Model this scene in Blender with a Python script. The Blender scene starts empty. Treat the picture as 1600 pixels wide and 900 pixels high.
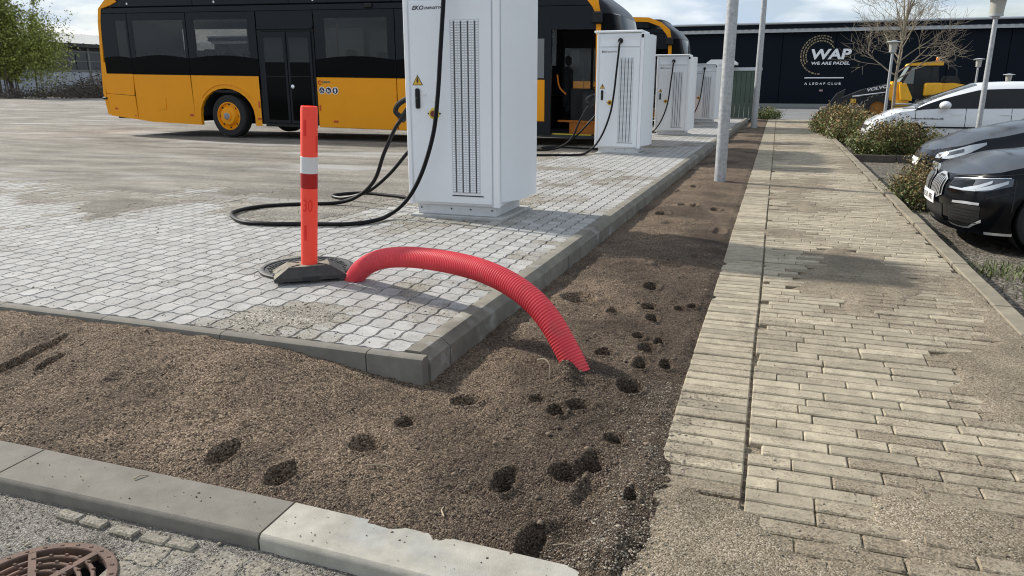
import bpy, math, random
import numpy as np
from mathutils import Vector, Matrix
R = math.radians
PI = math.pi
random.seed(7)
rng = np.random.default_rng(11)
scene = bpy.context.scene
C = scene.collection

# ------------------------------------------------------------------ camera, sky, sun, exposure
cam_d = bpy.data.cameras.new('camera')
cam = bpy.data.objects.new('camera', cam_d)
C.objects.link(cam)
cam_d.sensor_width = 36.0
cam_d.lens = 1170.0 / 1600.0 * 36.0
cam_d.clip_start = 0.05
cam_d.clip_end = 3000
cam.location = (0, 0, 1.25)
cam.rotation_euler = (PI / 2 - math.atan(318.0 / 1170.0), 0, R(19.0))
scene.camera = cam

SUN_EL, SUN_AZ = 34.0, 165.0          # azimuth of the sun measured from +X, counter-clockwise
world = bpy.data.worlds.new('World')
scene.world = world
world.use_nodes = True
wn, wl = world.node_tree.nodes, world.node_tree.links
bg = wn['Background']
sky = wn.new('ShaderNodeTexSky')
sky.sky_type = 'NISHITA'
sky.sun_disc = False
sky.sun_elevation = R(SUN_EL)
sky.sun_rotation = R(90.0 - SUN_AZ)
sky.air_density = 1.0
sky.dust_density = 1.5
sky.ozone_density = 1.0
tc = wn.new('ShaderNodeTexCoord')
sep = wn.new('ShaderNodeSeparateXYZ')
wl.new(tc.outputs['Generated'], sep.inputs[0])
az_ = wn.new('ShaderNodeMath'); az_.operation = 'MAXIMUM'; az_.inputs[1].default_value = 0.0
wl.new(sep.outputs['Z'], az_.inputs[0])
ad = wn.new('ShaderNodeMath'); ad.operation = 'ADD'; ad.inputs[1].default_value = 0.22
wl.new(az_.outputs[0], ad.inputs[0])
dx = wn.new('ShaderNodeMath'); dx.operation = 'DIVIDE'
dy = wn.new('ShaderNodeMath'); dy.operation = 'DIVIDE'
wl.new(sep.outputs['X'], dx.inputs[0]); wl.new(ad.outputs[0], dx.inputs[1])
wl.new(sep.outputs['Y'], dy.inputs[0]); wl.new(ad.outputs[0], dy.inputs[1])
cmb = wn.new('ShaderNodeCombineXYZ')
wl.new(dx.outputs[0], cmb.inputs[0]); wl.new(dy.outputs[0], cmb.inputs[1])
cn = wn.new('ShaderNodeTexNoise'); cn.inputs['Scale'].default_value = 1.1
cn.inputs['Detail'].default_value = 9; cn.inputs['Roughness'].default_value = 0.58
wl.new(cmb.outputs[0], cn.inputs['Vector'])
cr = wn.new('ShaderNodeValToRGB')
cr.color_ramp.elements[0].position = 0.36; cr.color_ramp.elements[0].color = (0.25, 0.25, 0.25, 1)
cr.color_ramp.elements[1].position = 0.56; cr.color_ramp.elements[1].color = (1, 1, 1, 1)
wl.new(cn.outputs['Fac'], cr.inputs[0])
cn2 = wn.new('ShaderNodeTexNoise'); cn2.inputs['Scale'].default_value = 2.6
cn2.inputs['Detail'].default_value = 6
wl.new(cmb.outputs[0], cn2.inputs['Vector'])
cc = wn.new('ShaderNodeValToRGB')
cc.color_ramp.elements[0].position = 0.40; cc.color_ramp.elements[0].color = (3.7, 4.5, 5.5, 1)
cc.color_ramp.elements[1].position = 0.68; cc.color_ramp.elements[1].color = (7.7, 7.95, 8.2, 1)
wl.new(cn2.outputs['Fac'], cc.inputs[0])
mixw = wn.new('ShaderNodeMixRGB')
wl.new(cr.outputs[0], mixw.inputs[0]); wl.new(sky.outputs[0], mixw.inputs[1]); wl.new(cc.outputs[0], mixw.inputs[2])
wl.new(mixw.outputs[0], bg.inputs['Color'])
bg.inputs['Strength'].default_value = 0.10

sun_d = bpy.data.lights.new('sun', 'SUN')
sun_d.energy = 3.9
sun_d.angle = R(2.0)
sun_d.color = (1.0, 0.95, 0.87)
sun = bpy.data.objects.new('sun', sun_d)
C.objects.link(sun)
sv = Vector((math.cos(R(SUN_EL)) * math.cos(R(SUN_AZ)), math.cos(R(SUN_EL)) * math.sin(R(SUN_AZ)), math.sin(R(SUN_EL))))
sun.rotation_euler = sv.to_track_quat('Z', 'Y').to_euler()
sun.location = (0, 0, 20)

scene.view_settings.view_transform = 'Standard'
scene.view_settings.look = 'None'
scene.view_settings.gamma = 1
scene.view_settings.use_curve_mapping = False
scene.view_settings.exposure = 0.55
scene.cycles.filter_width = 1.1

# ------------------------------------------------------------------ helpers: noise, meshes, objects
def _h(ix, iy, seed):
    n = (ix.astype(np.int64) * 374761393 + iy.astype(np.int64) * 668265263 + seed * 1442695041) & 0xFFFFFFFF
    n = ((n ^ (n >> 13)) * 1274126177) & 0xFFFFFFFF
    n = (n ^ (n >> 16)) & 0xFFFF
    return n / 65535.0

def vnoise(x, y, seed=0):
    x = np.asarray(x, float); y = np.asarray(y, float)
    ix = np.floor(x); iy = np.floor(y)
    fx = x - ix; fy = y - iy
    fx = fx * fx * (3 - 2 * fx); fy = fy * fy * (3 - 2 * fy)
    a = _h(ix, iy, seed); b = _h(ix + 1, iy, seed); c = _h(ix, iy + 1, seed); d = _h(ix + 1, iy + 1, seed)
    return (a * (1 - fx) + b * fx) * (1 - fy) + (c * (1 - fx) + d * fx) * fy

def fbm(x, y, seed=0, octv=4, gain=0.5):
    s = 0; a = 1; t = 0
    for o in range(octv):
        s = s + a * vnoise(np.asarray(x) * 2 ** o, np.asarray(y) * 2 ** o, seed + o * 17); t += a; a *= gain
    return s / t

def sstep(a, b, x):
    t = np.clip((np.asarray(x, float) - a) / (b - a), 0, 1)
    return t * t * (3 - 2 * t)

def lerp(a, b, t):
    return a + (b - a) * t

class MB:
    def __init__(s):
        s.v = []; s.f = []; s.m = []
    def add(s, v, f, mi=0):
        b = len(s.v)
        s.v += [tuple(p) for p in v]
        s.f += [tuple(i + b for i in q) for q in f]
        s.m += [mi] * len(f)
        return s
    def box(s, x0, x1, y0, y1, z0, z1, bev=0.0, mi=0):
        if bev <= 0:
            v = [(x, y, z) for z in (z0, z1) for y in (y0, y1) for x in (x0, x1)]
            return s.add(v, [(0, 2, 3, 1), (4, 5, 7, 6), (0, 1, 5, 4), (2, 6, 7, 3), (0, 4, 6, 2), (1, 3, 7, 5)], mi)
        b = min(bev, (x1 - x0) * .45, (y1 - y0) * .45, (z1 - z0) * .45)
        v = []; idx = {}
        X = (x0, x1); Y = (y0, y1); Z = (z0, z1)
        for i in (0, 1):
            for j in (0, 1):
                for k in (0, 1):
                    p = [X[i], Y[j], Z[k]]; sg = (1 - 2 * i, 1 - 2 * j, 1 - 2 * k)
                    for a in range(3):   # vertex on the face normal to axis a
                        q = list(p)
                        for c in range(3):
                            if c != a:
                                q[c] += sg[c] * b
                        idx[(i, j, k, a)] = len(v); v.append(q)
        f = []
        def face(a, side):
            o = [c for c in range(3) if c != a]
            r = []
            for (u, w) in ((0, 0), (1, 0), (1, 1), (0, 1)):
                key = [0, 0, 0]; key[a] = side; key[o[0]] = u; key[o[1]] = w
                r.append(idx[(key[0], key[1], key[2], a)])
            return r
        for a in range(3):
            for sd in (0, 1):
                f.append(face(a, sd))
        for a in range(3):               # edges along axis a
            o = [c for c in range(3) if c != a]
            for u in (0, 1):
                for w in (0, 1):
                    k0 = [0, 0, 0]; k0[o[0]] = u; k0[o[1]] = w
                    k1 = list(k0); k1[a] = 1
                    f.append([idx[(*k0, o[0])], idx[(*k0, o[1])], idx[(*k1, o[1])], idx[(*k1, o[0])]])
        for i in (0, 1):
            for j in (0, 1):
                for k in (0, 1):
                    f.append([idx[(i, j, k, 0)], idx[(i, j, k, 1)], idx[(i, j, k, 2)]])
        return s.add(v, f, mi)
    def tube(s, pts, r, n=8, caps=True, mi=0):
        pts = [Vector(p) for p in pts]
        rr = r if isinstance(r, (list, tuple)) else [r] * len(pts)
        v = []; f = []
        t0 = (pts[1] - pts[0]).normalized()
        up = Vector((0, 0, 1)) if abs(t0.z) < .9 else Vector((1, 0, 0))
        nrm = t0.cross(up).normalized()
        for i, p in enumerate(pts):
            if i == 0: t = pts[1] - pts[0]
            elif i == len(pts) - 1: t = pts[-1] - pts[-2]
            else: t = pts[i + 1] - pts[i - 1]
            t.normalize()
            nrm = (nrm - t * nrm.dot(t)).normalized()
            bn = t.cross(nrm)
            for k in range(n):
                a = 2 * PI * k / n
                v.append(p + (nrm * math.cos(a) + bn * math.sin(a)) * rr[i])
        for i in range(len(pts) - 1):
            for k in range(n):
                f.append((i * n + k, i * n + (k + 1) % n, (i + 1) * n + (k + 1) % n, (i + 1) * n + k))
        if caps:
            f.append(tuple(range(n - 1, -1, -1)))
            f.append(tuple((len(pts) - 1) * n + k for k in range(n)))
        return s.add(v, f, mi)
    def lathe(s, prof, n=24, axis='z', c=(0, 0, 0), mi=0, close=False):
        # prof: (radius, height) list
        v = []; f = []
        for (r, h) in prof:
            for k in range(n):
                a = 2 * PI * k / n
                p = (r * math.cos(a), r * math.sin(a), h)
                if axis == 'y': p = (p[0], h, p[1])
                elif axis == 'x': p = (h, p[0], p[1])
                v.append((p[0] + c[0], p[1] + c[1], p[2] + c[2]))
        for i in range(len(prof) - 1):
            for k in range(n):
                f.append((i * n + k, i * n + (k + 1) % n, (i + 1) * n + (k + 1) % n, (i + 1) * n + k))
        if close:
            f.append(tuple(range(n))); f.append(tuple((len(prof) - 1) * n + k for k in range(n)))
        return s.add(v, f, mi)
    def prism(s, poly, a, b, axis='y', mi=0, inset=0.0):
        # poly in the two other axes, extruded from a to b along axis
        n = len(poly)
        def P(u, w, h):
            return {'y': (u, h, w), 'z': (u, w, h), 'x': (h, u, w)}[axis]
        v = [P(u, w, a) for u, w in poly] + [P(u, w, b) for u, w in poly]
        f = [tuple(range(n)), tuple(range(2 * n - 1, n - 1, -1))]
        for i in range(n):
            f.append((i, i + n, (i + 1) % n + n, (i + 1) % n))
        return s.add(v, f, mi)
    def grid(s, P, mi=0):
        nu = len(P); nv = len(P[0])
        v = [p for row in P for p in row]
        f = [(i * nv + j, i * nv + j + 1, (i + 1) * nv + j + 1, (i + 1) * nv + j) for i in range(nu - 1) for j in range(nv - 1)]
        return s.add(v, f, mi)
    def ball(s, c, r, n=10, m=7, sc=(1, 1, 1), mi=0):
        P = []
        for i in range(m + 1):
            t = PI * i / m
            P.append([(c[0] + r * sc[0] * math.sin(t) * math.cos(2 * PI * k / n), c[1] + r * sc[1] * math.sin(t) * math.sin(2 * PI * k / n),
                       c[2] + r * sc[2] * math.cos(t)) for k in range(n + 1)])
        return s.grid(P, mi)

def mesh_from(name, mb, mats, smooth=True, ang=35):
    me = bpy.data.meshes.new(name)
    me.from_pydata([tuple(p) for p in mb.v], [], mb.f)
    for m in (mats if isinstance(mats, (list, tuple)) else [mats]):
        me.materials.append(m)
    if any(mb.m):
        me.polygons.foreach_set('material_index', mb.m)
    if smooth:
        me.shade_smooth()
        me.set_sharp_from_angle(angle=R(ang))
    me.update()
    return me

def recalc(me):
    import bmesh
    bm = bmesh.new(); bm.from_mesh(me)
    bmesh.ops.recalc_face_normals(bm, faces=bm.faces[:])
    bm.to_mesh(me); bm.free()

def put(name, me, parent=None, loc=(0, 0, 0), rot=(0, 0, 0)):
    o = bpy.data.objects.new(name, me)
    C.objects.link(o)
    o.location = loc; o.rotation_euler = rot
    if parent is not None:
        o.parent = parent
    return o

def obj(name, mb, mats, parent=None, loc=(0, 0, 0), rot=(0, 0, 0), smooth=True, ang=35, fix=True):
    me = mesh_from(name, mb, mats, smooth, ang)
    if fix:
        recalc(me)
    return put(name, me, parent, loc, rot)

def tag(o, label, cat=None, group=None, kind=None):
    o['label'] = label
    if cat: o['category'] = cat
    if group: o['group'] = group
    if kind: o['kind'] = kind
    return o

def thing(name, label, cat, loc=(0, 0, 0), rz=0, group=None, kind=None):
    o = bpy.data.objects.new(name, None)
    C.objects.link(o)
    o.empty_display_size = 0.2
    o.location = loc; o.rotation_euler = (0, 0, rz)
    return tag(o, label, cat, group, kind)

def setting(name, label=None):
    o = bpy.data.objects.new(name, None); C.objects.link(o); o['kind'] = 'structure'
    if label: o['label'] = label
    return o

def copy_tree(o, parent=None):
    c = o.copy(); C.objects.link(c)
    if parent is not None: c.parent = parent
    for ch in list(o.children):
        copy_tree(ch, c)
    return c

def np_mesh(name, V, F, mat, smooth=True):
    me = bpy.data.meshes.new(name)
    V = np.asarray(V, np.float32); F = np.asarray(F, np.int32)
    me.vertices.add(len(V)); me.vertices.foreach_set('co', V.ravel())
    k = F.shape[1]
    me.loops.add(F.size); me.loops.foreach_set('vertex_index', F.ravel())
    me.polygons.add(len(F)); me.polygons.foreach_set('loop_start', np.arange(0, F.size, k, dtype=np.int32))
    me.update(calc_edges=True)
    me.materials.append(mat)
    if smooth: me.shade_smooth()
    me.validate()
    return me

def text_mb(s, x0, x1, z0, z1, y, bold=0.0, shear=0.0, depth=0.004, flip=1):
    cu = bpy.data.curves.new('lettering', 'FONT')
    cu.body = s; cu.size = 1; cu.offset = bold; cu.shear = shear; cu.resolution_u = 3
    to = bpy.data.objects.new('lettering', cu); C.objects.link(to)
    dg = bpy.context.evaluated_depsgraph_get()
    me = bpy.data.meshes.new_from_object(to.evaluated_get(dg))
    P = [v.co.copy() for v in me.vertices]
    F = [tuple(p.vertices) for p in me.polygons]
    bpy.data.objects.remove(to); bpy.data.curves.remove(cu); bpy.data.meshes.remove(me)
    ax = min(p.x for p in P); bx = max(p.x for p in P); ay = min(p.y for p in P); by = max(p.y for p in P)
    mb = MB()
    mb.add([(x0 + (p.x - ax) / (bx - ax) * (x1 - x0), y, z0 + (p.y - ay) / (by - ay) * (z1 - z0)) for p in P], F)
    return mb

# ------------------------------------------------------------------ materials
MATS = {}
def nodes_of(m):
    m.use_nodes = True
    return m.node_tree.nodes, m.node_tree.links, m.node_tree.nodes['Principled BSDF']

def mat(name, col, rough=0.6, metal=0.0, var=0.0, vs=3.0, bump=0.0, bs=60.0, rnd=0.0, spec=0.5, col2=None, c2lo=0.5, c2hi=0.7, c2s=4.0,
        coat=0.0, trans=0.0, stretch=None, world=False, dirt=None, alpha=1.0):
    m = bpy.data.materials.new(name)
    n, l, p = nodes_of(m)
    p.inputs['Roughness'].default_value = rough
    p.inputs['Metallic'].default_value = metal
    p.inputs['Specular IOR Level'].default_value = spec
    if coat: p.inputs['Coat Weight'].default_value = coat; p.inputs['Coat Roughness'].default_value = 0.04
    if trans: p.inputs['Transmission Weight'].default_value = trans
    if alpha < 1: p.inputs['Alpha'].default_value = alpha
    tcn = n.new('ShaderNodeTexCoord')
    vec = tcn.outputs['Object']
    if world:
        gp = n.new('ShaderNodeNewGeometry'); vec = gp.outputs['Position']
    wvec = vec
    if stretch:
        mp = n.new('ShaderNodeMapping'); mp.inputs['Scale'].default_value = stretch
        l.new(vec, mp.inputs[0]); vec = mp.outputs[0]
    rgb = n.new('ShaderNodeRGB'); rgb.outputs[0].default_value = (*col, 1)
    cur = rgb.outputs[0]
    if col2 is not None:
        nz = n.new('ShaderNodeTexNoise'); nz.inputs['Scale'].default_value = c2s; nz.inputs['Detail'].default_value = 6
        nz.inputs['Roughness'].default_value = .62
        l.new(vec, nz.inputs['Vector'])
        mr = n.new('ShaderNodeMapRange'); mr.inputs[1].default_value = c2lo; mr.inputs[2].default_value = c2hi
        l.new(nz.outputs['Fac'], mr.inputs[0])
        mx = n.new('ShaderNodeMixRGB'); l.new(mr.outputs[0], mx.inputs[0]); l.new(cur, mx.inputs[1])
        mx.inputs[2].default_value = (*col2, 1); cur = mx.outputs[0]
    val = None
    if var:
        nz = n.new('ShaderNodeTexNoise'); nz.inputs['Scale'].default_value = vs; nz.inputs['Detail'].default_value = 8
        nz.inputs['Roughness'].default_value = .65
        l.new(vec, nz.inputs['Vector'])
        mr = n.new('ShaderNodeMapRange'); mr.inputs[1].default_value = .25; mr.inputs[2].default_value = .75
        mr.inputs[3].default_value = 1 - var; mr.inputs[4].default_value = 1 + var
        l.new(nz.outputs['Fac'], mr.inputs[0]); val = mr.outputs[0]
    if rnd:
        oi = n.new('ShaderNodeObjectInfo'); src = oi.outputs['Random']
        ge = n.new('ShaderNodeNewGeometry')
        a = n.new('ShaderNodeMath'); a.operation = 'ADD'; l.new(src, a.inputs[0]); l.new(ge.outputs['Random Per Island'], a.inputs[1])
        fr = n.new('ShaderNodeMath'); fr.operation = 'FRACT'; l.new(a.outputs[0], fr.inputs[0])
        mr = n.new('ShaderNodeMapRange'); mr.inputs[3].default_value = 1 - rnd; mr.inputs[4].default_value = 1 + rnd
        l.new(fr.outputs[0], mr.inputs[0])
        if val is None: val = mr.outputs[0]
        else:
            mu = n.new('ShaderNodeMath'); mu.operation = 'MULTIPLY'; l.new(val, mu.inputs[0]); l.new(mr.outputs[0], mu.inputs[1]); val = mu.outputs[0]
    if val is not None:
        vm = n.new('ShaderNodeVectorMath'); vm.operation = 'SCALE'
        l.new(cur, vm.inputs[0]); l.new(val, vm.inputs['Scale']); cur = vm.outputs[0]
    if dirt is not None:
        # grit lying on the piece: how dirty the piece is comes with the object colour or a mesh attribute
        dcol, dlo, dhi = dirt
        at = n.new('ShaderNodeAttribute'); at.attribute_name = 'dirt'
        oi = n.new('ShaderNodeObjectInfo'); sx = n.new('ShaderNodeSeparateColor'); l.new(oi.outputs['Color'], sx.inputs[0])
        a1 = n.new('ShaderNodeMath'); a1.operation = 'ADD'; l.new(at.outputs['Fac'], a1.inputs[0]); l.new(sx.outputs[0], a1.inputs[1])
        n1 = n.new('ShaderNodeTexNoise'); n1.inputs['Scale'].default_value = 5.0; n1.inputs['Detail'].default_value = 9; n1.inputs['Roughness'].default_value = .72
        l.new(wvec, n1.inputs['Vector'])
        a2 = n.new('ShaderNodeMath'); a2.operation = 'MULTIPLY_ADD'; a2.inputs[1].default_value = .46; l.new(a1.outputs[0], a2.inputs[0]); l.new(n1.outputs['Fac'], a2.inputs[2])
        vo = n.new('ShaderNodeTexVoronoi'); vo.inputs['Scale'].default_value = 150; l.new(wvec, vo.inputs['Vector'])
        sv_ = n.new('ShaderNodeSeparateColor'); l.new(vo.outputs['Color'], sv_.inputs[0])
        a3 = n.new('ShaderNodeMath'); a3.operation = 'MULTIPLY_ADD'; a3.inputs[1].default_value = .30; l.new(sv_.outputs[0], a3.inputs[0]); l.new(a2.outputs[0], a3.inputs[2])
        mk = n.new('ShaderNodeMapRange'); mk.inputs[1].default_value = dlo; mk.inputs[2].default_value = dhi; l.new(a3.outputs[0], mk.inputs[0])
        gs = n.new('ShaderNodeMapRange'); gs.inputs[3].default_value = .55; gs.inputs[4].default_value = 1.45; l.new(sv_.outputs[1], gs.inputs[0])
        dc = n.new('ShaderNodeVectorMath'); dc.operation = 'SCALE'; dc.inputs[0].default_value = dcol; l.new(gs.outputs[0], dc.inputs['Scale'])
        mx = n.new('ShaderNodeMixRGB'); l.new(mk.outputs[0], mx.inputs[0]); l.new(cur, mx.inputs[1]); l.new(dc.outputs[0], mx.inputs[2]); cur = mx.outputs[0]
    l.new(cur, p.inputs['Base Color'])
    if bump:
        nz = n.new('ShaderNodeTexNoise'); nz.inputs['Scale'].default_value = bs; nz.inputs['Detail'].default_value = 5
        l.new(wvec, nz.inputs['Vector'])
        bp = n.new('ShaderNodeBump'); bp.inputs['Strength'].default_value = 1.0; bp.inputs['Distance'].default_value = bump
        l.new(nz.outputs['Fac'], bp.inputs['Height']); l.new(bp.outputs[0], p.inputs['Normal'])
    MATS[name] = m
    return m

def grit(name, cols, scale=110.0, patch=1.2, bump=0.006, rough=0.95, big=None, stretch=None, contrast=(.66, 1.36), damp=False, big2=None):
    """loose ground: grains of a voronoi cell each with its own tone, plus slow patches of tone"""
    m = bpy.data.materials.new(name)
    n, l, p = nodes_of(m)
    p.inputs['Roughness'].default_value = rough
    p.inputs['Specular IOR Level'].default_value = 0.2
    t = n.new('ShaderNodeTexCoord')
    vo = n.new('ShaderNodeTexVoronoi'); vo.inputs['Scale'].default_value = scale
    l.new(t.outputs['Object'], vo.inputs['Vector'])
    sp = n.new('ShaderNodeSeparateXYZ'); l.new(vo.outputs['Color'], sp.inputs[0])
    rp = n.new('ShaderNodeValToRGB')
    e = rp.color_ramp.elements
    e[0].position = 0; e[0].color = (*cols[0], 1); e[1].position = 1; e[1].color = (*cols[-1], 1)
    for k, c in enumerate(cols[1:-1]):
        q = e.new((k + 1) / (len(cols) - 1) * .92); q.color = (*c, 1)
    l.new(sp.outputs[0], rp.inputs[0])
    nz = n.new('ShaderNodeTexNoise'); nz.inputs['Scale'].default_value = patch; nz.inputs['Detail'].default_value = 8
    nz.inputs['Roughness'].default_value = .68
    if stretch:
        mp = n.new('ShaderNodeMapping'); mp.inputs['Scale'].default_value = stretch[:3]; mp.inputs['Rotation'].default_value = (0, 0, stretch[3])
        l.new(t.outputs['Object'], mp.inputs[0]); l.new(mp.outputs[0], nz.inputs['Vector'])
    else:
        l.new(t.outputs['Object'], nz.inputs['Vector'])
    mr = n.new('ShaderNodeMapRange'); mr.inputs[1].default_value = .3; mr.inputs[2].default_value = .7
    mr.inputs[3].default_value = contrast[0]; mr.inputs[4].default_value = contrast[1]
    l.new(nz.outputs['Fac'], mr.inputs[0])
    vm = n.new('ShaderNodeVectorMath'); vm.operation = 'SCALE'
    l.new(rp.outputs[0], vm.inputs[0]); l.new(mr.outputs[0], vm.inputs['Scale'])
    cur = vm.outputs[0]
    if big is not None:
        nb = n.new('ShaderNodeTexNoise'); nb.inputs['Scale'].default_value = big[1]; nb.inputs['Detail'].default_value = 7
        if stretch: l.new(mp.outputs[0], nb.inputs['Vector'])
        else: l.new(t.outputs['Object'], nb.inputs['Vector'])
        mb_ = n.new('ShaderNodeMapRange'); mb_.inputs[1].default_value = big[2]; mb_.inputs[2].default_value = big[3]
        l.new(nb.outputs['Fac'], mb_.inputs[0])
        mx = n.new('ShaderNodeMixRGB'); l.new(mb_.outputs[0], mx.inputs[0]); l.new(cur, mx.inputs[1]); mx.inputs[2].default_value = (*big[0], 1)
        cur = mx.outputs[0]
    if damp:
        at = n.new('ShaderNodeAttribute'); at.attribute_name = 'damp'
        dm = n.new('ShaderNodeMapRange'); dm.inputs[3].default_value = 1.0; dm.inputs[4].default_value = .52; l.new(at.outputs['Fac'], dm.inputs[0])
        dv = n.new('ShaderNodeVectorMath'); dv.operation = 'SCALE'; l.new(cur, dv.inputs[0]); l.new(dm.outputs[0], dv.inputs['Scale']); cur = dv.outputs[0]
    if big2 is not None:
        nb = n.new('ShaderNodeTexNoise'); nb.inputs['Scale'].default_value = big2[1]; nb.inputs['Detail'].default_value = 9; nb.inputs['Roughness'].default_value = .7
        mq = n.new('ShaderNodeMapping'); mq.inputs['Scale'].default_value = (.6, 1, 1); mq.inputs['Location'].default_value = (7.3, 2.1, 0)
        l.new(t.outputs['Object'], mq.inputs[0]); l.new(mq.outputs[0], nb.inputs['Vector'])
        mb_ = n.new('ShaderNodeMapRange'); mb_.inputs[1].default_value = big2[2]; mb_.inputs[2].default_value = big2[3]; mb_.inputs[4].default_value = .85
        l.new(nb.outputs['Fac'], mb_.inputs[0])
        mx = n.new('ShaderNodeMixRGB'); l.new(mb_.outputs[0], mx.inputs[0]); l.new(cur, mx.inputs[1]); mx.inputs[2].default_value = (*big2[0], 1)
        cur = mx.outputs[0]
    l.new(cur, p.inputs['Base Color'])
    n2 = n.new('ShaderNodeTexNoise'); n2.inputs['Scale'].default_value = scale * .45; n2.inputs['Detail'].default_value = 4
    l.new(t.outputs['Object'], n2.inputs['Vector'])
    sb = n.new('ShaderNodeMath'); sb.operation = 'SUBTRACT'; l.new(n2.outputs['Fac'], sb.inputs[0]); l.new(vo.outputs['Distance'], sb.inputs[1])
    bp = n.new('ShaderNodeBump'); bp.inputs['Distance'].default_value = bump; bp.inputs['Strength'].default_value = 1
    l.new(sb.outputs[0], bp.inputs['Height']); l.new(bp.outputs[0], p.inputs['Normal'])
    MATS[name] = m
    return m

M_soil = grit('soil', [(.024, .016, .011), (.094, .066, .045), (.130, .093, .064), (.175, .128, .09), (.34, .26, .185)], 165, 2.2, .0085, big=((.05, .035, .024), .95, .55, .72), damp=True)
M_sand = grit('sandy dirt', [(.09, .072, .048), (.165, .132, .09), (.195, .158, .11), (.235, .193, .138), (.36, .31, .24)], 190, 2.2, .003)
M_lot = grit('lot dirt', [(.10, .088, .07), (.18, .16, .132), (.215, .195, .162), (.26, .237, .2), (.40, .375, .33)], 120, 1.7, .004,
             big=((.42, .41, .395), .8, .56, .72), stretch=(.28, 1.0, 1.0, 0.0), contrast=(.46, 1.42), big2=((.115, .10, .08), .42, .53, .66))
M_park = grit('parking dirt', [(.03, .026, .02), (.075, .064, .05), (.10, .085, .066), (.16, .14, .11), (.26, .235, .2)], 60, 1.0, .008)
M_road = grit('road grit', [(.08, .072, .06), (.15, .137, .118), (.18, .166, .145), (.22, .203, .178), (.34, .32, .285)], 190, 2.4, .004)
M_asph = mat('asphalt', (.16, .16, .158), .9, var=.25, vs=.6, bump=.003, bs=80)
M_ground = mat('ground', (.11, .10, .075), .95, var=.3, vs=.2)
M_paver = mat('paver', (.335, .328, .312), .9, var=.26, vs=7, rnd=.12, bump=.0015, bs=160, world=True, dirt=((.20, .178, .14), .70, .98))
M_brick = mat('path brick', (.335, .287, .207), .9, var=.32, vs=14, rnd=.2, bump=.004, bs=150, world=True, dirt=((.19, .152, .104), .63, .95))
M_kerbpath = mat('path kerb stone', (.21, .18, .13), .92, var=.3, vs=7, rnd=.12, bump=.003, bs=150, world=True)
M_kerb = mat('kerb concrete', (.172, .157, .13), .92, var=.22, vs=9, rnd=.06, bump=.002, bs=260, world=True)
M_kerbside = mat('kerb concrete old', (.165, .15, .12), .92, var=.35, vs=5, rnd=.08, bump=.002, bs=150, col2=(.27, .26, .24), c2lo=.57, c2hi=.68, c2s=3.5, world=True)
M_kerblight = mat('kerb concrete pale', (.34, .317, .265), .9, var=.28, vs=9, bump=.0015, bs=260, col2=(.31, .305, .28), c2lo=.52, c2hi=.62, c2s=1.4, world=True)
M_white = mat('white coated steel', (.82, .84, .855), .42, var=.03, vs=1.5, spec=.4)
M_white2 = mat('white coated trim', (.86, .87, .875), .4)
M_darkslot = mat('dark slot', (.02, .022, .024), .7)
M_ventslot = mat('vent slot', (.07, .074, .08), .7)
M_black = mat('black rubber', (.006, .006, .007), .5, spec=.2)
M_blackplastic = mat('black plastic', (.009, .0095, .01), .45, spec=.3)
M_warn = mat('warning yellow', (.72, .42, .05), .5)
M_estop = mat('emergency yellow', (.72, .52, .03), .4)
M_red = mat('button red', (.16, .02, .012), .35)
M_print = mat('black print', (.01, .01, .011), .6)
M_plug = mat('plinth', (.62, .63, .63), .55, var=.1, vs=8)
M_slab = mat('base slab', (.42, .42, .40), .85, var=.2, vs=8)
M_orange = mat('fluorescent orange plastic', (1.0, .075, .04), .55, var=.05, vs=8)
M_orange2 = mat('orange recess', (.80, .022, .014), .55)
M_refw = mat('reflective white', (.66, .66, .65), .35)
M_refr = mat('reflective red', (.38, .008, .008), .3)
M_rubber = mat('recycled rubber', (.05, .048, .045), .85, var=.35, vs=30, bump=.002, bs=140)
M_rubberdust = mat('dusty rubber', (.24, .215, .165), .95, var=.35, vs=22, bump=.003, bs=140, col2=(.07, .066, .058), c2lo=.54, c2hi=.66, c2s=14)
M_hose = mat('red corrugated plastic', (.68, .066, .082), .52, var=.14, vs=6, spec=.35, col2=(.55, .10, .09), c2lo=.56, c2hi=.75, c2s=9)
M_iron = mat('cast iron', (.075, .074, .07), .62, metal=.4, var=.35, vs=18, bump=.002, bs=90)
M_rust = mat('rusty cast iron', (.125, .077, .056), .85, metal=.05, var=.3, vs=22, bump=.002, bs=120, col2=(.17, .09, .06), c2lo=.5, c2hi=.65, c2s=9)
M_galv = mat('galvanised steel', (.44, .45, .455), .5, metal=.35, var=.16, vs=16, col2=(.36, .37, .38), c2lo=.48, c2hi=.56, c2s=22)
M_yellow = mat('bus yellow', (.85, .33, .006), .4, var=.05, vs=1.2, spec=.25)
M_busblack = mat('bus black', (.008, .010, .014), .35, spec=.22)
M_busglass = mat('bus tinted glass', (.028, .032, .035), .05, spec=.5, alpha=.48)
M_busglass2 = mat('bus dark glass', (.0016, .0018, .002), .08, spec=.06)
M_busin = mat('bus interior', (.03, .031, .033), .7)
M_tyre = mat('tyre', (.018, .018, .018), .85, var=.2, vs=8)
M_chrome = mat('chrome', (.75, .76, .78), .12, metal=1.0)
M_marker = mat('amber marker', (.5, .06, .008), .3)
M_navy = mat('navy cladding', (.0045, .0085, .0155), .6, var=.15, vs=.5, spec=.12)
M_alu = mat('aluminium trim', (.52, .55, .58), .45, metal=.3)
M_signw = mat('sign white', (.9, .91, .92), .5)
M_gold = mat('sign gold', (.33, .26, .15), .5, var=.3, vs=3)
M_greenwall = mat('green boards', (.075, .105, .082), .7, var=.15, vs=2)
M_bark = mat('pale bark', (.25, .21, .15), .9, var=.3, vs=9)
M_barkd = mat('dark bark', (.09, .075, .06), .9, var=.4, vs=6)
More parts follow.
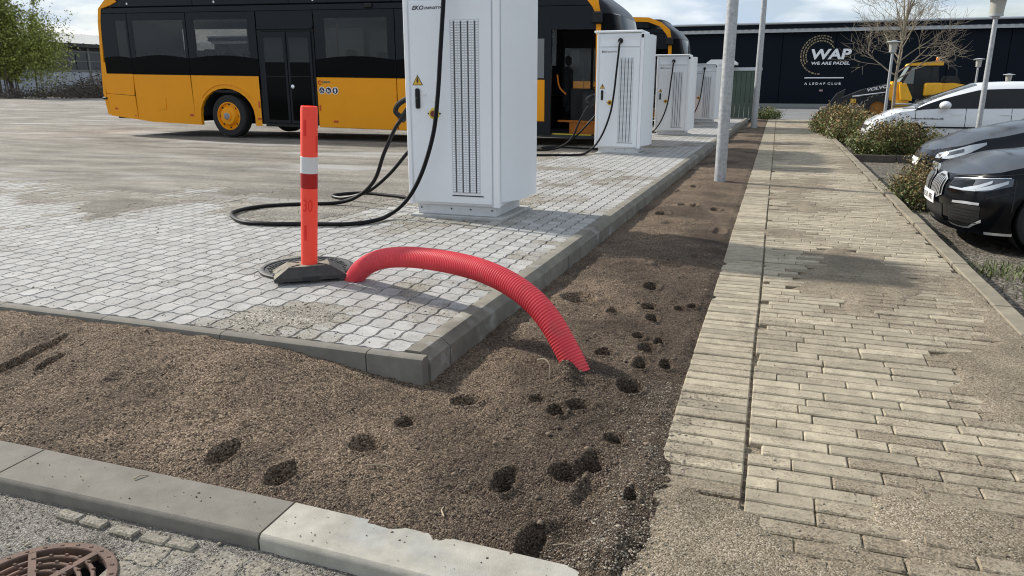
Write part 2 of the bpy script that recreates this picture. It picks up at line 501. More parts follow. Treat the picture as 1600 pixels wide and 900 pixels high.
M_leaf = mat('spring leaves', (.25, .275, .055), .6, rnd=.5)
M_leaf.node_tree.nodes['Principled BSDF'].inputs['Subsurface Weight'].default_value = 0
M_bushg = mat('bush green', (.10, .125, .028), .6, rnd=.5)
M_bushb = mat('bush brown', (.20, .13, .048), .7, rnd=.5)
M_grass = mat('grass', (.10, .125, .035), .7, rnd=.4)
M_carblack = mat('black metallic paint', (.0025, .003, .0045), .14, spec=.26)
M_carblue = mat('dark blue metallic paint', (.006, .008, .013), .16, spec=.32)
M_carwhite = mat('white car paint', (.72, .73, .74), .28, coat=.8)
M_carglass = mat('car glass', (.006, .008, .009), .04, spec=.3)
M_lens = mat('headlamp lens', (.42, .46, .50), .08, spec=.8, coat=1.0)
M_lensin = mat('headlamp insides', (.10, .11, .125), .15, metal=.5)
M_silver = mat('silver trim', (.78, .80, .83), .22, metal=.75)
M_mesh = mat('dark mesh', (.008, .008, .009), .5)
M_plate = mat('number plate', (.8, .8, .78), .5)
M_loader = mat('loader yellow', (.86, .44, .015), .45, var=.12, vs=3)
M_loaderk = mat('loader charcoal', (.012, .013, .015), .6)
M_rim = mat('loader rim', (.30, .12, .01), .6)
M_beacon = mat('amber beacon', (.75, .2, .01), .2)
M_lampglass = mat('lamp glass', (.42, .41, .36), .25, spec=.5)
M_bluegrey = mat('shed white brick', (.36, .38, .41), .9, var=.35, vs=1.5)
M_shedroof = mat('shed roof', (.42, .42, .40), .8, var=.15, vs=.3)
M_shedframe = mat('shed window frame', (.17, .17, .16), .7)
M_shedglass = mat('shed window glass', (.022, .026, .03), .12)
M_shedwall = mat('shed wall', (.05, .048, .045), .8)
M_pebble = mat('pebbles', (.135, .10, .07), .9, rnd=.7)
M_pebbleg = mat('pale pebbles', (.25, .215, .168), .9, rnd=.6)
M_stick = mat('dry stick', (.36, .29, .2), .9)
M_seat = mat('seat fabric', (.03, .033, .04), .9)
M_step = mat('step edge', (.55, .17, .01), .6)
M_stepy = mat('step edge yellow', (.55, .42, .02), .6)

# ------------------------------------------------------------------ the setting: ground, lot, soil, path, road
def sheet(name, x0, x1, y0, y1, z, m, label=None, nx=1, ny=1):
    mb = MB()
    mb.grid([[(lerp(x0, x1, i / nx), lerp(y0, y1, j / ny), z) for j in range(ny + 1)] for i in range(nx + 1)])
    o = obj(name, mb, m, fix=False)
    o['kind'] = 'structure'
    if label: o['label'] = label
    return o

def seen(x, y, z=0.0, mg=140):
    cy, sy = math.cos(R(19)), math.sin(R(19)); p = math.atan(318 / 1170)
    X = x * cy + y * sy; Y = -x * sy + y * cy; Z = z - 1.25
    d = Y * math.cos(p) - Z * math.sin(p); u = Y * math.sin(p) + Z * math.cos(p)
    if d < .3: return None
    px, py = 800 + 1170 * X / d, 450 - 1170 * u / d
    return d if (-mg < px < 1600 + mg and -mg < py < 900 + mg) else None

sheet('ground', -600, 600, -60, 900, -.62, M_ground)
KX0, KXS = -1.47, .0172
def kx(y): return KX0 + KXS * (y - 3.2)

# yard surface (far part) and the fine dirt that half buries the paving near the camera
sheet('yard', -260, -1.62, 3.06, 260, -.021, M_lot, 'dirty grey paved yard where the buses stand')

def cover(x, y):
    n = fbm(x * 1.25 + 3.1, y * 1.25, 5, 5, .55) + .10 * (fbm(x * 7, y * 7, 9, 3) - .5)
    b = -.06 * np.ones_like(n)
    b = b - .10 * (1 - sstep(5.0, 5.9, y)) * (1 - sstep(-2.7, -2.3, x))
    b = b + .40 * sstep(4.7, 7.5, y + .25 * (x + 4.5)) * (1 - sstep(-4.6, -3.6, x))
    b = b + .17 * np.exp(-((x + 2.05) / .5) ** 2 - ((y - 4.15) / .35) ** 2)
    b = b + .20 * np.exp(-((x + 1.75) / .25) ** 2 - ((y - 3.75) / .4) ** 2)
    b = b + .10 * np.exp(-((x + 2.6) / .28) ** 2 - ((y - 3.45) / .10) ** 2)
    b = b - .07 * sstep(-2.6, -2.2, x) * sstep(4.6, 5.2, y)
    b = b + .12 * sstep(9, 13, y) * (1 - sstep(-3.4, -2.9, x))
    return sstep(.40, .66, n + b)

def dirt_z(x, y):
    c = cover(x, y)
    z = lerp(-.030, .005, sstep(.3, .95, c)) + .007 * (fbm(x * 9, y * 9, 21, 4) - .5)
    e = sstep(-10.2, -9.2, x) * (1 - sstep(12.6, 13.6, y))
    return lerp(-.0195, z, e)

xs = np.concatenate([np.arange(-10.2, -5, .05), np.arange(-5, -1.58, .024)])
ys = np.concatenate([np.arange(3.05, 7.5, .024), np.arange(7.5, 13.7, .05)])
def field_mesh(name, xs, ys, zf, m, keep=None, shear=True):
    X, Y = np.meshgrid(xs, ys, indexing='ij')
    if shear: X = X + KXS * (Y - 3.2)
    Z = zf(X, Y)
    nx, ny = X.shape
    idx = np.arange(nx * ny).reshape(nx, ny)
    F = np.stack([idx[:-1, :-1], idx[1:, :-1], idx[1:, 1:], idx[:-1, 1:]], -1).reshape(-1, 4)
    if keep is not None:
        cx = X.ravel()[F].mean(1); cy = Y.ravel()[F].mean(1)
        F = F[keep(cx, cy)]
        used = np.unique(F); rem = -np.ones(nx * ny, int); rem[used] = np.arange(len(used))
        V = np.stack([X.ravel(), Y.ravel(), Z.ravel()], 1)[used]; F = rem[F]
    else:
        V = np.stack([X.ravel(), Y.ravel(), Z.ravel()], 1)
    return np_mesh(name, V, F, m)
pad = put('paved_pad', field_mesh('paved_pad', xs, ys, dirt_z, M_lot))
tag(pad, 'wavy interlocking grey paving half buried in gritty dirt', kind='structure')
# beyond the fine dirt, a coarse continuation between the chargers
padfar = MB()

# interlocking paving stones
SW, SL = .132, .147
def stone_mesh():
    w, L, a = SW / 2 - .0052, SL / 2 - .0028, .0068
    wav = [0, 1, 0, -1]
    ring = [(w + a * wav[k], -L + 2 * L * k / 4) for k in range(4)]
    ring += [(w - 2 * w * k / 4, L - a * 1.3 * wav[k]) for k in range(4)]
    ring += [(-w + a * wav[(4 - k) % 4], L - 2 * L * k / 4) for k in range(4)]
    ring += [(-w + 2 * w * k / 4, -L - a * 1.3 * wav[(4 - k) % 4]) for k in range(4)]
    n = len(ring)
    mb = MB()
    v = [(x * .955, y * .96, 0.0) for x, y in ring] + [(x, y, -.005) for x, y in ring] + [(x, y, -.05) for x, y in ring]
    f = [tuple(range(n))]
    for i in range(n):
        j = (i + 1) % n
        f.append((i, i + n, j + n, j)); f.append((i + n, i + 2 * n, j + 2 * n, j + n))
    mb.add(v, f)
    return mb
smb = stone_mesh()
stone_me = mesh_from('paving_stone', smb, M_paver, True, 50); recalc(stone_me)
spots = []
for i in range(62):
    off = 0
    for k in range(185):
        y = 3.07 + SL / 2 + k * SL - off; hs = 1.0
        if k == 0 and off: y = 3.07 + SL / 4; hs = .49
        if y > 29.6: continue
        x = kx(y) - .138 - SW / 2 - i * SW
        if y > 13 and x < -4.2: continue
        if y > 9 and x < -5.0: continue
        d = seen(x, y)
        if d is None: continue
        spots.append((d, x, y, hs))
SX = np.array([s[1] for s in spots]); SY = np.array([s[2] for s in spots])
cv = cover(SX, SY)
zt = -.001 + .003 * (fbm(SX * 2.3, SY * 2.3, 31, 2) - .5) + .0016 * (rng.random(len(SX)) - .5)
vis = [(s, cv[i], zt[i]) for i, s in enumerate(spots) if cv[i] < .985]
vis.sort(key=lambda q: q[0][0])
for (d, x, y, hs), c_, z in vis[:300]:
    o = put('paving_stone', stone_me, pad, (x, y, z), (random.gauss(0, .006), random.gauss(0, .004), random.gauss(0, .008)))
    o.scale = (1, hs, 1); o.color = (float(c_), 0, 0, 1)
SV = np.array(smb.v)
rest = vis[300:]
Vs = []; Fs = []
mb = MB()
DA = []
for (d, x, y, hs), c_, z in rest:
    a = random.gauss(0, .008)
    mb.add([(x + p[0] - a * p[1], y + p[1] + a * p[0], z + p[2]) for p in smb.v], smb.f)
    DA += [float(c_)] * len(smb.v)
o = obj('paving_stones', mb, M_paver, pad, fix=False, ang=50); o['kind'] = 'stuff'
recalc(o.data)
o.data.attributes.new('dirt', 'FLOAT', 'POINT').data.foreach_set('value', DA); o.color = (0, 0, 0, 1)
# dirt between the far stones
mb = MB()
mb.grid([[(kx(y) - .14 - t * 6.0, y, -.0085) for y in (13.2, 20, 30)] for t in (0, 1)])
o = obj('joint_dirt', mb, M_lot, pad, fix=False)

# kerbs round the pad
kerb = setting('pad_kerb', 'chamfered concrete kerb along the edge of the paving')
def side_kerb(y0, y1):
    mb = MB(); P = []
    sec = [(-.135, -.34), (-.135, .006), (-.128, .010), (-.05, .008), (-.014, -.022), (-.003, -.03), (0, -.04), (.004, -.34)]
    n = 4
    for k in range(n + 1):
        y = lerp(y0 + .004, y1 - .004, k / n)
        P.append([(kx(y) + a + .003 * (random.random() - .5), y, b) for a, b in sec])
    mb.grid(P)
    for k, row in ((0, P[0]), (n, P[-1])):
        mb.add(row, [tuple(range(len(sec)))])
    return mb
yy = [3.066, 3.30]
while yy[-1] < 30: yy.append(yy[-1] + 1.1)
for a, b in zip(yy[:-1], yy[1:]):
    obj('kerb_stone', side_kerb(a, b), M_kerbside, kerb)
def front_kerb(x0, x1, drop=0):
    mb = MB(); P = []
    sec = [(3.062, -.30), (3.062, -.002), (3.054, .002), (3.012, .001), (2.999, -.006), (2.994, -.018), (2.993, -.30)]
    for k in range(4):
        x = lerp(x0 + .003, x1 - .003, k / 3)
        P.append([(x, a, b) for a, b in sec])
    mb.grid(P)
    for row in (P[0], P[-1]): mb.add(row, [tuple(range(len(sec)))])
    return mb
fx = [-10.0, -9.2, -8.4, -7.6, -6.7, -5.85, -5.05, -4.22, -3.44, -2.64, -1.78, -1.477]
for a, b in zip(fx[:-1], fx[1:]):
    obj('kerb_stone', front_kerb(a, b), M_kerb, kerb)

# bare soil between kerb, road and path
PITS = [(-1.925, 2.141, 0.05, 0.09), (-1.621, 2.086, 0.052, 0.09), (-1.447, 2.391, 0.065, 0.075), (-1.38, 2.614, 0.04, 0.05), (-1.201, 2.872, 0.071, 0.07), (-0.821, 2.312, 0.042, 0.085), (-0.623, 2.43, 0.06, 0.065), (-0.548, 2.523, 0.053, 0.07), (-0.613, 1.964, 0.045, 0.12), (-0.497, 2.719, 0.046, 0.045), (-0.533, 3.24, 0.06, 0.08), (-0.539, 3.539, 0.039, 0.075), (-0.539, 3.805, 0.054, 0.085), (-0.499, 3.926, 0.032, 0.06), (-0.62, 3.974, 0.036, 0.05), (-1.128, 4.64, 0.12, 0.12), (-0.859, 4.416, 0.036, 0.06), (-0.718, 5.069, 0.058, 0.10), (-0.658, 4.601, 0.053, 0.08), (-0.6, 4.353, 0.039, 0.08), (-0.473, 4.635, 0.036, 0.055), (-0.4, 4.69, 0.033, 0.06), (-0.785, 2.873, 0.041, 0.05), (-0.899, 2.961, 0.035, 0.04), (-0.71, 2.969, 0.057, 0.065), (-0.363, 2.308, 0.027, 0.06), (-0.949, 8.928, 0.053, 0.13), (-0.811, 8.875, 0.045, 0.13), (-1.087, 8.218, 0.083, 0.14), (-0.991, 10.652, 0.054, 0.13), (-0.557, 8.673, 0.057, 0.13), (-1.145, 10.124, 0.051, 0.12), (-0.42, 3.598, 0.033, 0.07), (-0.739, 3.633, 0.048, 0.055), (-3.47, 2.60, .045, .24), (-3.30, 2.55, .03, .10)]
SHALLOW = [(-0.498, 2.306, 0.07, 0.09), (-.45, 6.4, .10, .2), (-1.0, 6.8, .15, .3), (-.7, 5.8, .12, .16), (-.52, 2.05, .09, .08), (-2.6, 2.5, .3, .12), (-.42, 7.4, .06, .2), (-.9, 7.6, .1, .12)]
def soil_z(x, y, fine=True):
    x = np.asarray(x, float); y = np.asarray(y, float)
    t = sstep(1.96, 3.0, y)
    topx = lerp(-.026, -.125, sstep(-2.35, -1.5, x))
    zf = lerp(-.152, topx, t)
    u = np.clip((x - kx(y)) / (-.3 - kx(y)), 0, 1)
    zs = lerp(-.138, -.122, u) + .022 * np.sin(PI * u)
    w = sstep(-1.75, -1.3, x) * sstep(2.5, 3.05, y)
    z = lerp(zf, zs, w)
    e = sstep(-.55, -.34, x)
    z = lerp(z, -.118, e)
    nz = .030 * (fbm(x * 3, y * 3, 41, 3) - .5) + .024 * (fbm(x * 11, y * 11, 43, 3) - .5)
    if fine: nz = nz + .012 * (fbm(x * 38, y * 38, 47, 3, .6) - .5)
    z = z + nz * (1 - .5 * e)
    near = 1 - sstep(1.93, 2.05, y)
    z = z - .24 * np.maximum(0, 1.962 - y) + near * (.010 * sstep(-1.45, -1.0, x) + .018 * (.2 + .8 * sstep(-1.5, -1.0, x)) * (fbm(x * 4, y * 4, 59, 3) - .5)) * (x < -.4)
    z = z - .26 * np.maximum(0, x + .36) + (.05 + .04 * (1 - sstep(2.3, 2.9, y))) * sstep(-.45, -.34, x) * (fbm(x * 4, y * 4, 57, 4, .6) - .44)
    wob = .42 * (fbm(x * 13, y * 13, 51, 3) - .5)
    for k, (cx, cy, rx, ry) in enumerate(PITS):
        if cy > 1.9:
            dd = np.sqrt(((x - cx) / (rx * .98)) ** 2 + ((y - cy) / (ry * .92)) ** 2) + wob
            dep = .066 if cy < 8 else .06
            if ry < .06: dep = .06
            z = z - dep * (1 - sstep(.42, 1.12, dd)) + .010 * np.exp(-((dd - 1.22) / .2) ** 2)
    for (cx, cy, rx, ry) in SHALLOW:
        dd = np.sqrt(((x - cx) / rx) ** 2 + ((y - cy) / ry) ** 2) + wob
        z = z - .022 * (1 - sstep(.5, 1.1, dd)) + .006 * np.exp(-((dd - 1.2) / .25) ** 2)
    # loose heap where the duct dives into the soil
    z = z + .075 * np.exp(-((x + .86) / .06) ** 2 - ((y - 3.28) / .05) ** 2) + .045 * np.exp(-((x + .82) / .05) ** 2 - ((y - 3.20) / .05) ** 2) + .02 * np.exp(-((x + .70) / .09) ** 2 - ((y - 3.3) / .1) ** 2)
    return z
xs = np.concatenate([np.arange(-10, -4.4, .06), np.arange(-4.4, -2.6, .014), np.arange(-2.6, -.12, .0095)])
ys = np.concatenate([np.arange(.9, 1.76, .03), np.arange(1.76, 5.2, .0095), np.arange(5.2, 9, .02), np.arange(9, 16, .05), np.arange(16, 34, .15)])
def soil_keep(cx, cy):
    front = (cy > 1.78) & (cy < 3.02)
    side = (cx > kx(cy) - .06) & (cy >= 2.9)
    corner = (cx > -.42) & (cy > .95)
    return front | side | corner
soil = put('soil', field_mesh('soil', xs, ys, soil_z, M_soil, soil_keep, shear=False))
co = np.empty(len(soil.data.vertices) * 3, np.float32); soil.data.vertices.foreach_get('co', co); co = co.reshape(-1, 3)
dmp = np.clip(sstep(-1.15, -.55, co[:, 0] + 1.1 * (fbm(co[:, 0] * 2.2, co[:, 1] * 1.1, 91, 4) - .5)) * (1 - .75 * sstep(5.0, 7.5, co[:, 1]))
              + .7 * sstep(.56, .68, fbm(co[:, 0] * 1.1, co[:, 1] * 1.1, 93, 4)), 0, 1)
soil.data.attributes.new('damp', 'FLOAT', 'POINT').data.foreach_set('value', dmp.astype(np.float32))
tag(soil, 'bare brown gritty soil with footprints beside the path', kind='structure')

# footpath of long bricks
PZ = -.12
def path_cover(x, y):
    n = fbm(x * 1.7 + 9, y * 1.2, 61, 5, .55) + .12 * (fbm(x * 9, y * 9, 63, 3) - .5)
    b = -.11 * np.ones_like(n)
    b = b + .05 * (1 - sstep(1.8, 2.6, y - .25 * x)) 
    b = b + .09 * np.exp(-((x - 1.15) / .35) ** 2 - ((y - 4.6) / .6) ** 2)
    b = b + .07 * np.exp(-((x - .75) / .5) ** 2 - ((y - 8.2) / .8) ** 2)
    b = b - .10 * (1 - sstep(-.02, .06, x)) * sstep(2.9, 3.4, y)
    b = b + .10 * np.exp(-((x - 1.35) / .12) ** 2)
    b = b + .12 * sstep(-.24, -.31, x)
    b = b + .26 * (1 - sstep(2.25, 3.0, y)) * (1 - sstep(-.02, .30, x))
    return sstep(.38, .66, n + b)
def path_z(x, y):
    return PZ - .022 * sstep(-.20, -.315, x) + lerp(-.022, .0035, sstep(.3, 1.0, path_cover(x, y))) + .006 * (fbm(x * 14, y * 14, 67, 3) - .5)
xs = np.concatenate([np.arange(-.315, 1.40, .02), [1.405]])
ys = np.concatenate([np.arange(.8, 7.5, .02), np.arange(7.5, 14, .05), np.arange(14, 33.2, .2)])
path = put('footpath', field_mesh('footpath', xs, ys, path_z, M_sand, None, shear=False))
tag(path, 'long-brick footpath strewn with sandy dirt', kind='structure')
BL, BP = .312, .0895
bmb = MB().box(-BL / 2 + .002, BL / 2 - .002, -.0400, .0400, -.06, 0, .0055)
brick_me = mesh_from('brick', bmb, M_brick, True, 30); recalc(brick_me)
hmb = MB().box(-.15, .15, -.0400, .0400, -.06, 0, .0055)
border_me = mesh_from('brick', hmb, M_brick, True, 30); recalc(border_me)
bricks = []
row = 0
y = 1.30
while y < 33:
    wig = .012 * (float(fbm(np.array([2.2]), np.array([y * .8]), 71, 2)[0]) - .5)
    bricks.append((border_me, hmb, -.1555 + wig, y + random.gauss(0, .002), 1.0))
    off = [.0, .33, .66, .2, .5, .85][row % 6] if random.random() < .7 else random.random()
    x = .006 + wig - off * BL
    while x < 1.385:
        a, b = max(x, .006 + wig), min(x + BL, 1.39)
        if b - a > .05:
            bricks.append((brick_me, bmb, (a + b) / 2, y + random.gauss(0, .002), (b - a) / BL))
        x += BL
    y += BP; row += 1
bv = []
for q in bricks:
    d = seen(q[2], q[3], PZ)
    if d is not None: bv.append((d, q))
bv.sort(key=lambda t: t[0])
mb = MB(); DA = []
k = 0
bxs = np.array([q[1][2] for q in bv]); bys = np.array([q[1][3] for q in bv]); bc = path_cover(bxs, bys)
for i, (d, (me, src, x, y, s)) in enumerate(bv):
    z = PZ + random.gauss(0, .0016); a = random.gauss(0, .008); tx = random.gauss(0, .006)
    if k < 300 and bc[i] < .995:
        o = put('brick', me, path, (x, y, z), (tx, random.gauss(0, .004), a)); o.scale = (s, 1, 1); o.color = (float(bc[i]), 0, 0, 1); k += 1
    elif k >= 300:
        mb.add([(x + p[0] * s - a * p[1], y + p[1] + a * p[0], z + p[2] + tx * p[1]) for p in src.v], src.f); DA += [float(bc[i])] * len(src.v)
o = obj('bricks', mb, M_brick, path, ang=30); o['kind'] = 'stuff'
o.data.attributes.new('dirt', 'FLOAT', 'POINT').data.foreach_set('value', DA); o.color = (0, 0, 0, 1)
# flat kerb along the far side of the path
pk = setting('path_kerb', 'flush grey kerb stones along the parking side of the path')
y = 1.0
while y < 33:
    obj('kerb_stone', MB().box(1.415 + random.gauss(0, .003), 1.53, y + .004, y + .62 - .004, -.5, PZ + .008 + random.gauss(0, .003), .008), M_kerbpath, pk)
    y += .62

# parking area, cross road
sheet('parking_ground', 1.50, 40, -2, 34, -.30, M_park, 'dark dirt and asphalt of the parking bays')
sheet('cross_road', -1.0, 60, 32.9, 52, -.135, M_asph, 'grey asphalt road in front of the dark hall')
sheet('yard_apron', -1.62, -.95, 30.2, 52, -.03, M_asph)
# road in the near corner with its flat kerb
road_z = lambda x, y: -.2 * (np.hypot(x + 1.975, y - 1.345) < .228) - .207 + .012 * (fbm(x * 5, y * 5, 81, 4) - .5) + .006 * (fbm(x * 40, y * 40, 83, 2) - .5)
road = put('road', field_mesh('road', np.arange(-5, .3, .02), np.arange(-1, 1.78, .02), road_z, M_road, None, shear=False))
tag(road, 'gritty road surface beyond the flat kerb', kind='structure')
rk = setting('road_kerb', 'wide flat kerb stones between road and soil')
def rkerb(x0, x1, m, y0a, y0b, y1a, y1b):
    mb = MB(); P = []
    for k in range(5):
        t = k / 4; x = lerp(x0 + .004, x1 - .004, t)
        f = lerp(y0a, y0b, t); b = lerp(y1a, y1b, t)
        sec = [(f, -.40), (f, -.170), (f + .006, -.158), (f + .014, -.152), (b - .004, -.149), (b, -.155), (b, -.40)]
        P.append([(x, a, z) for a, z in sec])
    mb.grid(P)
    for r_ in (P[0], P[-1]): mb.add(r_, [tuple(range(7))])
    return obj('kerb_stone', mb, m, rk)
rkerb(-4.9, -3.77, M_kerb, 1.72, 1.72, 1.95, 1.95)
rkerb(-3.77, -2.635, M_kerb, 1.72, 1.725, 1.95, 1.955)
rkerb(-2.635, -1.465, M_kerb, 1.725, 1.738, 1.955, 1.945)
rkerb(-1.465, -.30, M_kerblight, 1.738, 1.700, 1.945, 1.905)
for i, (x, y) in enumerate([(-2.205, 1.683), (-2.093, 1.678), (-1.952, 1.669), (-1.822, 1.668), (-1.715, 1.672)]):
    obj('edging_block', MB().box(-.052, .052, -.022, .022, -.03, .012, .006), M_paver, road, (x, y, -.2045), (0, .02 * (i % 2), -.05 + .02 * i))
for i in range(-2, 5):
    for j in range(3):
        x = -1.52 + i * .133; y = 1.62 - j * .148
        put('paving_stone', stone_me, road, (x, y, -.2015 - .004 * random.random()), (random.gauss(0, .01), random.gauss(0, .01), random.gauss(0, .02)))

# loose pebbles on every gritty surface
def pebbles(name, X, Y, Z, size, m, label, parent=None):
    n = len(X)
    base = np.array([(1, 0, 0), (-1, 0, 0), (0, 1, 0), (0, -1, 0), (0, 0, 1), (0, 0, -1)], float)
    sc = size[:, None, None] * rng.uniform(.55, 1.35, (n, 6, 1)) * np.array([1, .85, .62])
    ang = rng.uniform(0, 2 * PI, n); c_, s_ = np.cos(ang), np.sin(ang)
    P = base[None] * sc
    V = np.stack([P[..., 0] * c_[:, None] - P[..., 1] * s_[:, None], P[..., 0] * s_[:, None] + P[..., 1] * c_[:, None], P[..., 2]], -1)
    V += np.stack([X, Y, Z + size * .25], -1)[:, None, :]
    tri = np.array([(0, 2, 4), (2, 1, 4), (1, 3, 4), (3, 0, 4), (2, 0, 5), (1, 2, 5), (3, 1, 5), (0, 3, 5)])
    F = (tri[None] + (np.arange(n) * 6)[:, None, None]).reshape(-1, 3)
    o = put(name, np_mesh(name, V.reshape(-1, 3), F, m, smooth=False), parent)
    return tag(o, label, kind='stuff')
n = 36000
Y = 1.9 + 4.5 * rng.random(n) ** 1.9; X = rng.uniform(-4.6, -.3, n)
ok = ((Y > 1.96) & (Y < 2.98)) | ((X > kx(Y) + .02) & (Y >= 2.9))
X, Y = X[ok], Y[ok]
pebbles('gravel', X, Y, soil_z(X, Y), rng.gamma(2.2, .00085, len(X)) + .0012, M_pebble, 'loose brown grit scattered over the soil')
n = 16000
X = rng.uniform(-.45, 1.4, n); Y = 1.0 + 5 * rng.random(n) ** 1.6
ok = rng.random(n) < np.clip(path_cover(X, Y) * .9 + .08, 0, 1)
X, Y = X[ok], Y[ok]
pebbles('gravel', X, Y, np.where(X > -.31, np.maximum(path_z(X, Y), PZ), soil_z(X, Y)), rng.gamma(2.4, .0008, len(X)) + .001, M_pebbleg, 'pale grit strewn over the brick footpath')
n = 16000
X = rng.uniform(-6.5, -1.65, n); Y = 3.07 + 5 * rng.random(n) ** 1.5
ok = rng.random(n) < np.clip(cover(X, Y) * .9 + .05, 0, 1)
X, Y = X[ok], Y[ok]
pebbles('gravel', X, Y, np.maximum(dirt_z(X, Y), -.001), rng.gamma(3.0, .0010, len(X)) + .0015, M_pebbleg, 'grit lying on the wavy paving')
n = 5000
X = rng.uniform(-3.2, -.6, n); Y = rng.uniform(1.15, 1.72, n)
ok = np.hypot(X + 1.975, Y - 1.345) > .24; X, Y = X[ok], Y[ok]; n = len(X)
pebbles('gravel', X, Y, np.maximum(road_z(X, Y), -.203), rng.gamma(2.4, .0009, n) + .0012, M_pebbleg, 'grit on the road below the flat kerb')

n = 160
X = rng.uniform(-4.4, -.35, n); Y = rng.uniform(1.75, 1.95, n)
pebbles('gravel', X, Y, np.full(n, -.150), rng.gamma(2.4, .0008, n) + .0010, M_pebble, 'a few grains of grit on the flat kerb stones')

n = 260
X = np.concatenate([rng.normal(-.84, .06, 40), rng.uniform(-1.3, -.33, n)]); Y = np.concatenate([rng.normal(3.25, .06, 40), 2.0 + 4 * rng.random(n) ** 1.4])
ok = (X > kx(Y) + .04) | (Y < 2.9)
X, Y = X[ok], Y[ok]
pebbles('clods', X, Y, soil_z(X, Y) - .002, np.clip(rng.gamma(2.5, .0028, len(X)) + .003, 0, .02), M_pebble, 'loose crumbs of earth by the duct end and the path')

n = 5200
X = np.clip(rng.normal(-.36, .11, n), -.75, -.02); Y = 1.9 + 1.5 * rng.random(n) ** 1.5
pebbles('gravel', X, Y, np.maximum(soil_z(X, Y), np.where(X > -.31, PZ, -9)), rng.gamma(2.4, .0008, n) + .001, M_pebbleg, 'pale sand and grit where soil and footpath meet')

# ------------------------------------------------------------------ smooth curve through points
def smooth_path(pts, n=8):
    pts = [Vector(p) for p in pts]
    P = [pts[0] * 2 - pts[1]] + pts + [pts[-1] * 2 - pts[-2]]
    out = []
    for i in range(1, len(P) - 2):
        a, b, c, d = P[i - 1], P[i], P[i + 1], P[i + 2]
        for k in range(n):
            t = k / n
            out.append(.5 * ((2 * b) + (c - a) * t + (2 * a - 5 * b + 4 * c - d) * t * t + (-a + 3 * b - 3 * c + d) * t ** 3))
    out.append(P[-2])
    return out

